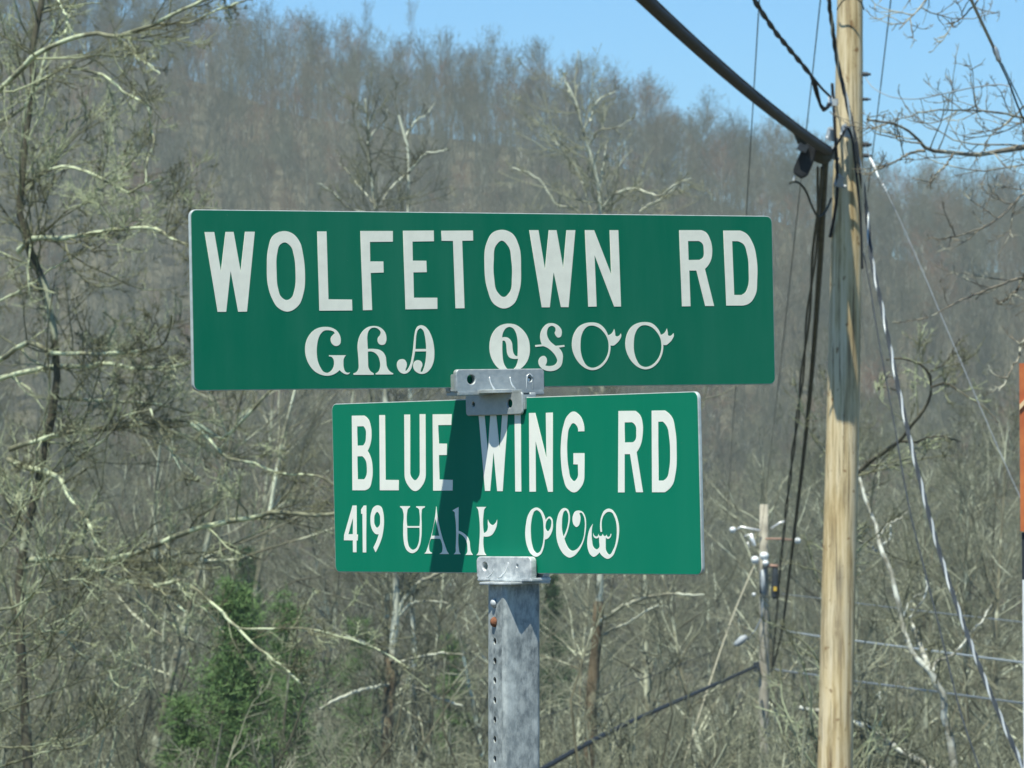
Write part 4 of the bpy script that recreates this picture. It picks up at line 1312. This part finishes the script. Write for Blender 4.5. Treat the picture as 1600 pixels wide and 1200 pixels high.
# upper sign, syllabary line
g_('c1', 470, 500, 12, [[(530,660,c),(850,660,c),(808,720),(800,800),(808,900),(840,970),(890,990),(922,980,c),(905,1008),(870,1020),(830,1012),(780,985),(728,938,c),(660,995),(570,1035),(480,1045),(380,1025),(260,960),(160,840),(100,700),(82,570),(95,430),(150,300),(250,190),(360,140),(470,128),(580,145),(670,195),(730,280),(750,370),(735,450),(665,488),(600,460),(562,390),(570,320),(605,278),(636,252,c),(625,225),(590,205),(520,192),(440,200),(380,250),(330,350),(305,480),(300,620),(320,770),(370,890),(430,970),(500,990),(560,960),(610,890),(625,800),(610,730),(575,692),(530,682,c)]])
g_('c2', 545, 500, 12, [[(90,1028,c),(468,1028,c),(468,998,c),(405,955),(370,890),(362,780),(358,595,c),(400,588),(470,605),(540,665),(580,760),(585,900),(560,960),(505,1000,c),(505,1022,c),(830,1020,c),(835,1000,c),(760,950),(715,870),(703,780),(690,680),(650,610),(580,560),(480,542),(358,543,c),(350,420),(348,300),(370,210),(420,155),(470,142),(530,155),(580,195),(600,235),(585,285),(550,330),(540,380),(560,440),(620,468),(670,455),(700,400),(705,320),(680,230),(620,160),(550,122),(480,112),(380,125),(280,190),(210,290),(175,400),(165,500),(175,650),(185,800),(180,920),(145,975),(90,1000,c)]])
g_('c3', 610, 500, 12, [[(440,400),(425,560),(405,690),(380,810),(340,900),(287,964,c),(285,930),(305,870),(300,790),(260,740),(210,733),(150,760),(122,840),(140,920),(190,985),(260,1008),(330,985),(380,930),(410,850),(440,720),(462,590,c),(672,588,c),(670,680),(655,800),(625,910),(590,970),(566,968,c),(575,920),(600,850),(580,780),(520,752),(460,775),(428,850),(445,930),(510,990),(590,1012),(680,985),(760,900),(810,780),(825,620),(815,480),(770,300),(700,170),(640,115),(580,97),(520,115),(480,170),(455,270)],
                        [(470,545,c),(672,542,c),(665,420),(645,290),(610,190),(565,155),(520,185),(490,270),(478,400)]])
g_('c4', 755, 495, 12, [[(490,128),(600,145),(700,205),(790,300),(850,420),(875,570),(865,720),(810,860),(730,950),(640,1010),(500,1040),(350,1010),(250,930),(170,810),(130,690),(118,560),(140,400),(200,270),(300,175),(390,138)],
                        [(495,190),(560,215),(610,290),(640,400),(650,560),(645,740,c),(600,725),(570,680),(550,580),(540,490),(510,430),(460,390),(410,380),(355,388,c),(365,320),(400,245),(440,205)],
                        [(362,450,c),(400,450),(425,490),(440,600),(455,700),(490,760),(550,785),(655,785,c),(635,880),(590,960),(530,995),(470,985),(410,920),(375,820),(362,700),(358,560)]])
g_('c5', 825, 495, 12, [[(135,530,c),(258,517,c),(240,460),(228,380),(240,290),(290,195),(370,130),(440,118),(520,135),(590,185),(630,250),(632,320),(610,375),(565,388),(520,350),(503,300),(520,255),(510,205),(450,170),(390,195),(360,260),(360,350),(395,430),(460,500),(520,545,c),(680,528,c),(688,560,c),(575,578,c),(620,630),(650,700),(650,810),(620,920),(540,990),(440,1018),(340,1008),(250,960),(200,880),(205,800),(250,745),(300,732),(345,770),(355,830),(325,912,c),(420,922),(510,895),(550,830),(525,750),(450,650),(360,580),(285,550,c),(140,565,c)]])
O6 = [[(430,105),(540,125),(640,200),(720,345,c),(780,320),(815,280),(835,228,c),(850,280),(857,350,c),(900,368),(935,350),(960,312,c),(970,350),(940,430),(880,500),(820,540),(768,535,c),(765,620),(730,760),(650,890),(540,975),(420,1000),(310,970),(190,880),(100,750),(50,600),(48,450),(90,300),(180,180),(300,120)],
      [(430,165),(540,200),(640,290),(710,410),(735,560),(715,700),(640,840),(530,930),(420,955),(330,920),(260,820),(215,680),(205,500),(230,330),(290,220),(350,175)]]
g_('c6', 890, 495, 12, O6)
g_('c7', 970, 495, 12, [[(90 + (p[0] - 48) * .982, 98 + (p[1] - 105) * .991) + tuple(p[2:]) for p in lp] for lp in O6])
UP2 = ['c1', 'c2', 'c3', 'c4', 'c5', 'c6', 'c7']
# lower sign
s_ = 1490 / 180
g_('B', 540, 635, s_, [[(80,120,c),(240,118,c),(290,160),(325,260),(335,370),(320,490),(285,575,c),(325,660),(348,800),(340,950),(300,1060),(250,1085,c),(88,1085,c)],
                       [(150,258,c),(230,256,c),(258,300),(263,380),(250,470),(225,505,c),(152,507,c)], [(153,646,c),(215,644,c),(255,690),(275,800),(265,900),(240,942,c),(155,942,c)]])
g_('L2', 540, 635, s_, [allc([(435,112),(508,112),(515,950),(686,952),(688,1085),(442,1085)])])
g_('U', 540, 635, s_, [[(758,105,c),(832,105,c),(835,850,c),(857,925),(897,955),(938,920),(960,850,c),(957,100,c),(1030,100,c),(1036,880,c),(1000,1010),(900,1095),(800,1010),(762,880,c)]])
g_('E2', 540, 635, s_, [allc([(1125,102),(1370,100),(1368,240),(1198,242),(1205,480),(1308,482),(1310,628),(1207,630),(1212,945),(1385,950),(1383,1088),(1132,1090)])])
s_ = 1600 / 190
g_('W3', 740, 640, s_, [allc([(62,30),(140,28),(187,548),(222,28),(293,26),(343,530),(378,26),(452,24),(383,1073),(310,1073),(262,560),(218,1070),(150,1070)])])
g_('I', 740, 640, s_, [allc([(538,45),(618,45),(628,1078),(548,1078)])])
g_('N2', 740, 640, s_, [allc([(728,45),(810,43),(958,640),(950,42),(1040,38),(1043,1082),(980,1082),(815,410),(820,1080),(735,1080)])])
g_('G', 740, 640, s_, [[(1310,25),(1390,70),(1445,180),(1457,285,c),(1375,287,c),(1355,210),(1310,178),(1265,230),(1235,380),(1230,560),(1250,780),(1285,910),(1320,940),(1360,905),(1375,840,c),(1372,722,c),(1313,720,c),(1313,573,c),(1457,572,c),(1457,880,c),(1420,1010),(1320,1090),(1235,1040),(1180,900),(1150,680),(1148,460),(1180,220),(1235,80)]])
g_('R2', 950, 630, 8, [[(130,97,c),(340,95,c),(400,150),(432,260),(432,400),(405,530),(358,612,c),(438,1113,c),(350,1113,c),(275,637,c),(208,637,c),(208,1115,c),(125,1115,c)],
                       [(208,240,c),(300,238,c),(340,275),(353,370),(340,460),(310,488,c),(208,490,c)]])
g_('D2', 950, 630, 8, [[(545,92,c),(710,90,c),(790,160),(840,340),(857,600),(845,870),(800,1030),(710,1113,c),(550,1113,c)],
                       [(628,232,c),(685,230,c),(735,290),(765,430),(777,620),(765,820),(735,930),(690,967,c),(630,967,c)]])
LO1 = ['B', 'L2', 'U', 'E2', 'W3', 'I', 'N2', 'G', 'R2', 'D2']
g_('n4', 530, 780, 12, [allc([(250,118),(322,118),(325,660),(348,660),(348,775),(325,775),(325,995),(258,995),(255,772),(88,770),(92,670)]), allc([(258,350),(255,655),(168,657)])])
g_('n1', 530, 780, 12, [allc([(460,118),(505,118),(508,998),(442,998),(435,275),(410,275),(410,190)])])
g_('n9', 530, 780, 12, [[(715,115),(780,140),(820,240),(838,400),(830,560),(800,720),(750,860),(682,998,c),(640,905,c),(700,780),(740,655,c),(690,655),(640,610),(600,520),(585,400),(600,250),(645,150)],
                        [(712,240),(755,290),(768,390),(755,490),(710,533),(665,480),(655,390),(670,290)]])
g_('d1', 620, 780, 12, [[(60,130,c),(248,130,c),(245,150,c),(205,190),(195,240),(193,504,c),(425,504,c),(425,250),(415,190),(365,155,c),(362,132,c),(525,132,c),(522,158,c),(475,185),(465,240),(465,500),(458,720),(430,870),(370,975),(290,1012),(200,970),(150,880),(125,740),(120,500),(118,230),(100,180),(62,150,c)],
                        [(193,535,c),(425,535,c),(425,700),(405,830),(360,920),(300,948),(240,910),(205,810),(195,680)]])
g_('d2', 620, 780, 12, [[(515,1020,c),(660,1020,c),(655,1000,c),(615,975),(605,930),(640,742,c),(812,742,c),(855,940),(845,990),(805,1018,c),(805,1028,c),(978,1028,c),(945,980),(910,890),(738,135,c),(565,940),(550,980)],
                        allc([(722,365),(798,685),(650,685)])])
g_('d3', 695, 780, 12, [[(150,205,c),(257,145,c),(255,590,c),(340,630),(420,700),(460,790),(475,920),(490,990),(522,1035,c),(520,1045,c),(385,1045,c),(418,1000),(425,920),(410,800),(370,720),(310,665),(258,640,c),(262,930),(275,1000),(300,1030,c),(165,1032,c),(200,990),(205,900),(190,300),(180,240),(150,220,c)]])
g_('d4', 695, 780, 12, [[(590,145,c),(780,145,c),(740,190),(728,260),(730,635,c),(785,600),(808,530),(805,450),(808,385,c),(850,460),(895,485),(940,455),(978,385,c),(975,480),(930,600),(880,670),(820,697),(728,698,c),(730,930),(745,1000),(780,1050,c),(592,1050,c),(630,990),(640,900),(638,280),(625,200)]])
g_('d5', 810, 780, 12, [[(345,157),(420,200),(480,300),(510,400,c),(540,350),(580,325),(625,360),(645,450),(640,570),(600,670),(550,735),(495,758,c),(490,800),(470,920),(410,1040),(330,1080),(240,1030),(170,900),(130,700),(140,480),(190,280),(260,185)],
                        [(340,205),(400,240),(450,350),(472,550),(472,720),(440,900),(400,985),(350,1010),(300,970),(255,850),(232,650),(240,430),(270,290),(300,225)],
                        [(580,360),(610,390),(615,480),(590,560),(550,600),(515,560),(513,470),(535,400)]])
g_('d6', 860, 780, 12, [[(265,165),(320,190),(355,270),(365,370),(350,490),(315,620),(262,740,c),(300,850),(350,930),(410,965),(480,945),(560,860),(620,720),(642,560),(645,420),(620,310),(570,252),(540,268,c),(560,330),(555,430),(525,500),(490,522),(445,490),(415,400),(425,300),(465,230),(530,212),(600,240),(650,330),(668,480),(655,640),(610,820),(530,970),(440,1065),(360,1095),(270,1050),(180,930),(120,750),(108,560),(125,370),(170,240),(220,180)],
                        [(282,210),(325,260),(338,350),(325,480),(290,600),(245,700,c),(220,600),(215,450),(230,300),(255,230)]])
g_('d7', 905, 780, 12, [[(255,465,c),(200,550),(160,700),(150,830),(165,940),(210,1040),(270,1080),(330,1050),(380,995,c),(440,1070),(540,1118),(620,1070),(690,920),(735,740),(748,600),(725,400),(660,250),(600,190),(550,177),(480,205),(420,310),(392,450),(400,615,c),(428,612,c),(420,500),(430,380),(470,290),(540,238),(610,250),(660,330),(695,450),(705,600),(690,780),(640,940),(560,1035),(510,980),(495,850),(500,715,c),(540,745),(580,720),(600,650,c),(585,650,c),(570,695),(535,705),(512,665,c),(490,690),(465,690),(440,648,c),(415,688),(385,690),(360,650,c),(345,690),(310,700),(280,680),(262,635,c),(265,680),(290,725),(330,735),(368,705,c),(375,800),(370,910),(325,940),(270,900),(240,780),(232,640)]])
LO2 = ['n4', 'n1', 'n9', 'd1', 'd2', 'd3', 'd4', 'd5', 'd6', 'd7']


def rounded_rect(x0, y0, x1, y1, r, k=6):
    out = []
    for cx, cy, a0 in ((x1 - r, y1 - r, 0), (x0 + r, y1 - r, 90), (x0 + r, y0 + r, 180), (x1 - r, y0 + r, 270)):
        for i in range(k + 1):
            a = math.radians(a0 + 90 * i / k)
            out.append((cx + r * math.cos(a), cy + r * math.sin(a)))
    return out


def circle(cx, cy, r, k=20, ry=None):
    ry = ry or r
    return [(cx + r * math.cos(2 * math.pi * i / k), cy + ry * math.sin(2 * math.pi * i / k)) for i in range(k)]


def street_sign(M, W, H, green, white, label, words):
    root = empty('street_name_sign')
    root.matrix_world = M
    tag(root, label, 'sign')
    TH = 0.0050
    filled('blade', [rounded_rect(-W / 2, -H / 2, W / 2, H / 2, .0085)], TH, -TH, M_blade_edge, root, .0006)
    filled('green_face', [rounded_rect(-W / 2 + .0010, -H / 2 + .0005, W / 2 - .0005, H / 2 - .0004, .0082)], .0004, .0001, green, root)
    filled('green_face', [rounded_rect(-W / 2 + .0010, -H / 2 + .0005, W / 2 - .0005, H / 2 - .0004, .0082)], .0004, -TH - .0006, green, root)
    for keys in words:
        for kname in keys:
            loops = []
            for lp in G[kname]:
                dense = smooth_loop(lp)
                loops.append([loc2(M, q[0], q[1], .0009) for q in dense])
            filled('letter', loops, .0003, .0006, white, root)
    return root


upper = street_sign(MU, .9144, .2286, M_green_up, M_white_up, 'wide green upper sign reading WOLFETOWN RD above a line of Cherokee letters', [UP1, UP2])
lower = street_sign(ML, .7620, .2286, M_green_low, M_white_low, 'narrower green lower sign reading BLUE WING RD and 419 with Cherokee letters', [LO1, LO2])


# ------------------------------------------------------------------ brackets
def local_rect(M, x0, y0, x1, y1, z):
    a = loc2(M, x0, y0, z); b_ = loc2(M, x1, y1, z)
    return min(a[0], b_[0]), min(a[1], b_[1]), max(a[0], b_[0]), max(a[1], b_[1])


def cheek(name, parent, rect, z, th, mat, hole=None, hole2=None, r=.004, bevel=.0012):
    loops = [rounded_rect(*rect, r)]
    if hole: loops.append(circle(*hole))
    if hole2: loops.append(circle(*hole2))
    return filled(name, loops, th, z, mat, parent, bevel)


def rib(parent, pts, r, mat):
    return tube_obj('rib', pts, r, mat, parent, 6)


# cross bracket: upper half clamps the wide sign, lower half the narrow one
br = empty('sign_bracket')
br.matrix_world = MU
tag(br, 'grey cast aluminium cross bracket between the wide upper sign and the narrow lower one', 'bracket')
Z1 = .0110
r1 = local_rect(MU, 714, 578.5, 850, 612, Z1)
hc = loc2(MU, 736.5, 593, Z1); hs2 = loc2(MU, 828, 592.5, Z1)
cheek('front_cheek', br, r1, .0028, Z1 - .0028, M_alu, (hc[0], hc[1], .0074), (hs2[0], hs2[1], .0044))
cheek('back_cheek', br, r1, -.0165, .010, M_alu)
bm = bmesh.new(); bm_box(bm, ((r1[0] + r1[2]) / 2, r1[1] - .0012, -.002), (r1[2] - r1[0] - .001, .0050, .030)); bmesh.ops.bevel(bm, geom=bm.edges[:], offset=.001, segments=2, affect='EDGES')
bm_obj('channel_floor', bm, M_alu, br)
bm = bmesh.new(); bm_box(bm, (r1[0] - .0015, (r1[1] + r1[3]) / 2 - .002, .0045), (.0035, r1[3] - r1[1] - .006, .012)); bmesh.ops.bevel(bm, geom=bm.edges[:], offset=.0012, segments=2, affect='EDGES')
bm_obj('end_flange', bm, M_alu, br)
def arc_rib(M, parent, a, b_, mid, z, r=.0014, mat=None):  # curved casting ridges; their highlights are put into a brighter metal colour
    A, B, C_ = [loc2(M, *q, z) for q in (a, mid, b_)]
    pts = []
    for k in range(9):
        t = k / 8
        x = (1 - t) ** 2 * A[0] + 2 * t * (1 - t) * B[0] + t * t * C_[0]
        yv = (1 - t) ** 2 * A[1] + 2 * t * (1 - t) * B[1] + t * t * C_[1]
        pts.append(Vector((x, yv, z)))
    return tube_obj('rib', pts, [r * (.4 + .8 * k / 8) for k in range(9)], mat or M_bright, parent, 6)
arc_rib(MU, br, (765, 589), (773.5, 610), (765.5, 600), Z1 + .0002)
arc_rib(MU, br, (797, 589), (805.5, 609), (797.5, 600), Z1 + .0002)
arc_rib(MU, br, (823.2, 608), (824, 586), (822.8, 594), Z1 + .0002, .0007)
arc_rib(MU, br, (823.5, 588), (832.5, 590), (828, 580), Z1 + .0002, .0007)
arc_rib(MU, br, (832.8, 589), (832.8, 609), (833, 600), Z1 + .0002, .0005, M_alu)
bm = bmesh.new(); bm_tube(bm, [Vector((hs2[0], hs2[1] - .0006, .004)), Vector((hs2[0], hs2[1] - .0006, .0075))], .0024, 8); bm_obj('set_screw', bm, M_bright, br)

hub_c = MU.inverted() @ P(782, 611.5, 6.705)
bm = bmesh.new()
bm_tube(bm, [hub_c + Vector((0, -.0024, 0)), hub_c + Vector((0, -.0018, 0)), hub_c + Vector((0, .0018, 0)), hub_c + Vector((0, .0024, 0))], [.0280, .0288, .0288, .0280], 40)
bmesh.ops.recalc_face_normals(bm, faces=bm.faces)
bm_obj('hub_disc', bm, M_alu, br)
# lower half is in the frame of the lower sign
MUi = MU.inverted()
lowframe = bpy.data.objects.new('lower_channel', None)
col.objects.link(lowframe)
lowframe.parent = br
lowframe.matrix_local = MUi @ ML
Z2 = .0065
r2 = local_rect(ML, 728, 616, 815.5, 646, Z2)
h2 = loc2(ML, 796, 630.5, Z2); h3 = loc2(ML, 739.5, 632, Z2)
cheek('front_cheek', lowframe, r2, .0030, Z2 - .0030, M_alu, (h2[0], h2[1], .0066), (h3[0], h3[1], .004))
cheek('back_cheek', lowframe, r2, -.0175, .010, M_alu)
bm = bmesh.new(); bm_box(bm, ((r2[0] + r2[2]) / 2, r2[3] + .0008, -.0055), (r2[2] - r2[0] - .001, .0046, .024)); bmesh.ops.bevel(bm, geom=bm.edges[:], offset=.001, segments=2, affect='EDGES')
bm_obj('channel_roof', bm, M_alu, lowframe)
bm = bmesh.new(); bm_box(bm, (r2[2] + .0012, (r2[1] + r2[3]) / 2 + .001, -.0055), (.0030, r2[3] - r2[1] - .008, .020)); bmesh.ops.bevel(bm, geom=bm.edges[:], offset=.001, segments=2, affect='EDGES')
bm_obj('end_flange', bm, M_alu, lowframe)

# ------------------------------------------------------------------ sign post
PX0 = 803
ptop = P(PX0, 912, 6.70)
PO = Vector((ptop.x, ptop.y, 0.0))
post = empty('sign_post', PO)
tag(post, 'galvanised square steel post with a row of holes carrying the two street signs', 'post')
TH_ = math.radians(25)
ur = Vector((math.cos(TH_), math.sin(TH_), 0)); ul = Vector((-math.sin(TH_), math.cos(TH_), 0))
SD = .0535
HT = ptop.z + .0
def post_section(side, rc, k=6):
    h = side / 2
    out = []
    for sx, sy, a0 in ((1, -1, 270), (1, 1, 0), (-1, 1, 90), (-1, -1, 180)):
        for i in range(k + 1):
            a = math.radians(a0 + 90 * i / k)
            out.append((sx * (h - rc) + rc * math.cos(a), sy * (h - rc) + rc * math.sin(a)))
    return out
def w2(p, zz): return ur * p[0] + ul * p[1] + Vector((0, 0, zz))
bm = bmesh.new()
so, si = post_section(SD, .0065), post_section(SD - .005, .004)
n = len(so)
zz = [-.3, 0, .5, 1.0, 1.4, 1.7, HT]
def face_skip(i):     # the flat strip at -x (left face) is a separate perforated part
    a, b_ = so[i], so[(i + 1) % n]
    return abs(a[0] + SD / 2) < 1e-5 and abs(b_[0] + SD / 2) < 1e-5
vo = [[bm.verts.new(w2(p, z_)) for p in so] for z_ in zz]
vi = [[bm.verts.new(w2(p, z_)) for p in si] for z_ in zz]
for j in range(len(zz) - 1):
    for i in range(n):
        if face_skip(i): continue
        i2 = (i + 1) % n
        bm.faces.new((vo[j][i], vo[j][i2], vo[j + 1][i2], vo[j + 1][i]))
        bm.faces.new((vi[j][i2], vi[j][i], vi[j + 1][i], vi[j + 1][i2]))
for i in range(n):
    if face_skip(i): continue
    i2 = (i + 1) % n
    bm.faces.new((vo[-1][i], vo[-1][i2], vi[-1][i2], vi[-1][i]))
bm_obj('post_tube', bm, M_post, post)
# perforated left face
pf = bpy.data.objects.new('perforated_frame', None); 
zx = ul * 1.0; nx = -ur
Mpf = Matrix(((-zx.x, 0, nx.x, 0), (-zx.y, 0, nx.y, 0), (-zx.z, 1, nx.z, 0), (0, 0, 0, 1)))
fw = SD / 2 - .0065
loops = [[(-fw, -.3), (fw, -.3), (fw, HT), (-fw, HT)]]
s_px = 6.70 / FPX
hz = [ptop.z - (yy - 912) * s_px for yy in (1001.5, 1032, 1062.5, 1093.5, 1124, 1154.5, 1185)]
kz = hz[-1] - .0257
while kz > .1: hz.append(kz); kz -= .0257
for z_ in hz: loops.append(circle(-.002, z_, .0046, 14))
o = filled('perforated_face', loops, .0022, SD / 2 - .0022, M_post, post)
o.matrix_local = Mpf
for (yy, rr) in ((942, .0060), (971.5, .0066)):
    z_ = ptop.z - (yy - 912) * s_px
    c0 = ur * (-SD / 2) + ul * .002 + Vector((0, 0, z_))
    bm = bmesh.new()
    bm_tube(bm, [c0, c0 - ur * .002, c0 - ur * .0045, c0 - ur * .0058], [rr * 1.05, rr * 1.0, rr * .7, rr * .2], 14)
    bmesh.ops.recalc_face_normals(bm, faces=bm.faces)
    bm_obj('rivet', bm, M_rust if yy > 950 else M_alu_old, post, True)

# cap bracket clamping the lower sign onto the post
cb = empty('cap_bracket')
cb.matrix_world = ML
tag(cb, 'small weathered aluminium clamp on the post top holding the bottom edge of the lower sign', 'bracket')
Z3 = .0130
r3 = local_rect(ML, 745, 871, 829, 905, Z3)
h4 = loc2(ML, 757.5, 885, Z3); h5 = loc2(ML, 808, 884, Z3)
cheek('front_cheek', cb, r3, .0030, Z3 - .0030, M_alu_old, (h4[0], h4[1], .0066), (h5[0], h5[1], .0034), .0055)
cheek('back_cheek', cb, r3, -.0190, .011, M_alu_old, r=.0055)
bm = bmesh.new(); bm_tube(bm, [Vector((h5[0], h5[1], .006)), Vector((h5[0], h5[1], .0105))], .0018, 8); bm_obj('set_screw', bm, M_bright, cb)
arc_rib(ML, cb, (772, 889), (760, 903), (768, 898), Z3 + .0002, .0008)
arc_rib(ML, cb, (794, 879), (779, 903), (793, 892), Z3 + .0002, .0012)
bm = bmesh.new(); bm_box(bm, ((r3[0] + r3[2]) / 2 + .003, r3[1] - .0008, -.002), (r3[2] - r3[0] + .002, .0046, .034)); bmesh.ops.bevel(bm, geom=bm.edges[:], offset=.0012, segments=2, affect='EDGES')
bm_obj('base_flange', bm, M_alu_old, cb)
pc_ = ML.inverted() @ P(803, 911, 6.70)
bm = bmesh.new(); bm_box(bm, (pc_.x + .008, r3[1] - .0052, pc_.z + .005), (.066, .0034, .068)); bmesh.ops.bevel(bm, geom=bm.edges[:], offset=.001, segments=2, affect='EDGES')
bm_obj('cap_plate', bm, M_alu_old, cb)  # overhang shaped to throw shade across the post top

# ------------------------------------------------------------------ haze
bm = bmesh.new()
bm_box(bm, (0, 1250, 65), (2800, 3000, 200))
bmh = bm_obj('haze', bm, None)
tag(bmh, 'pale blue spring haze between the signs and the hill', kind='stuff')
mh = bpy.data.materials.new('haze'); mh.use_nodes = True
nt = mh.node_tree; nt.nodes.clear()
ho = nt.nodes.new('ShaderNodeOutputMaterial'); hv = nt.nodes.new('ShaderNodeVolumePrincipled')
hv.inputs['Color'].default_value = (0.82, 0.93, 0.90, 1)
hv.inputs['Density'].default_value = 0.00024
hv.inputs['Anisotropy'].default_value = 0.0
nt.links.new(hv.outputs[0], ho.inputs['Volume'])
bmh.data.materials.append(mh)


# ------------------------------------------------------------------ labels: tell trees of one kind and place apart by their order
def number_labels():
    from collections import defaultdict
    d = defaultdict(list)
    for o in bpy.data.objects:
        if o.parent is None and o.get('group') and o.get('label'):
            d[(o['group'], o['label'])].append(o)
    W = ['leftmost', 'second from left', 'third from left', 'fourth from left', 'fifth from left', 'sixth from left', 'seventh from left', 'eighth from left', 'ninth from left', 'tenth from left',
         'eleventh from left', 'twelfth from left', 'thirteenth from left', 'fourteenth from left', 'fifteenth from left', 'sixteenth from left', 'seventeenth from left', 'eighteenth from left', 'nineteenth from left', 'twentieth from left']
    for (g, lab), L in d.items():
        if len(L) < 2: continue
        L.sort(key=lambda o: o.location.x / max(o.location.y, 1))
        for i, o in enumerate(L):
            new = W[i] + (', ' if i else ' ') + lab if i < len(W) else lab
            if len(new.split()) <= 16: o['label'] = new
number_labels()
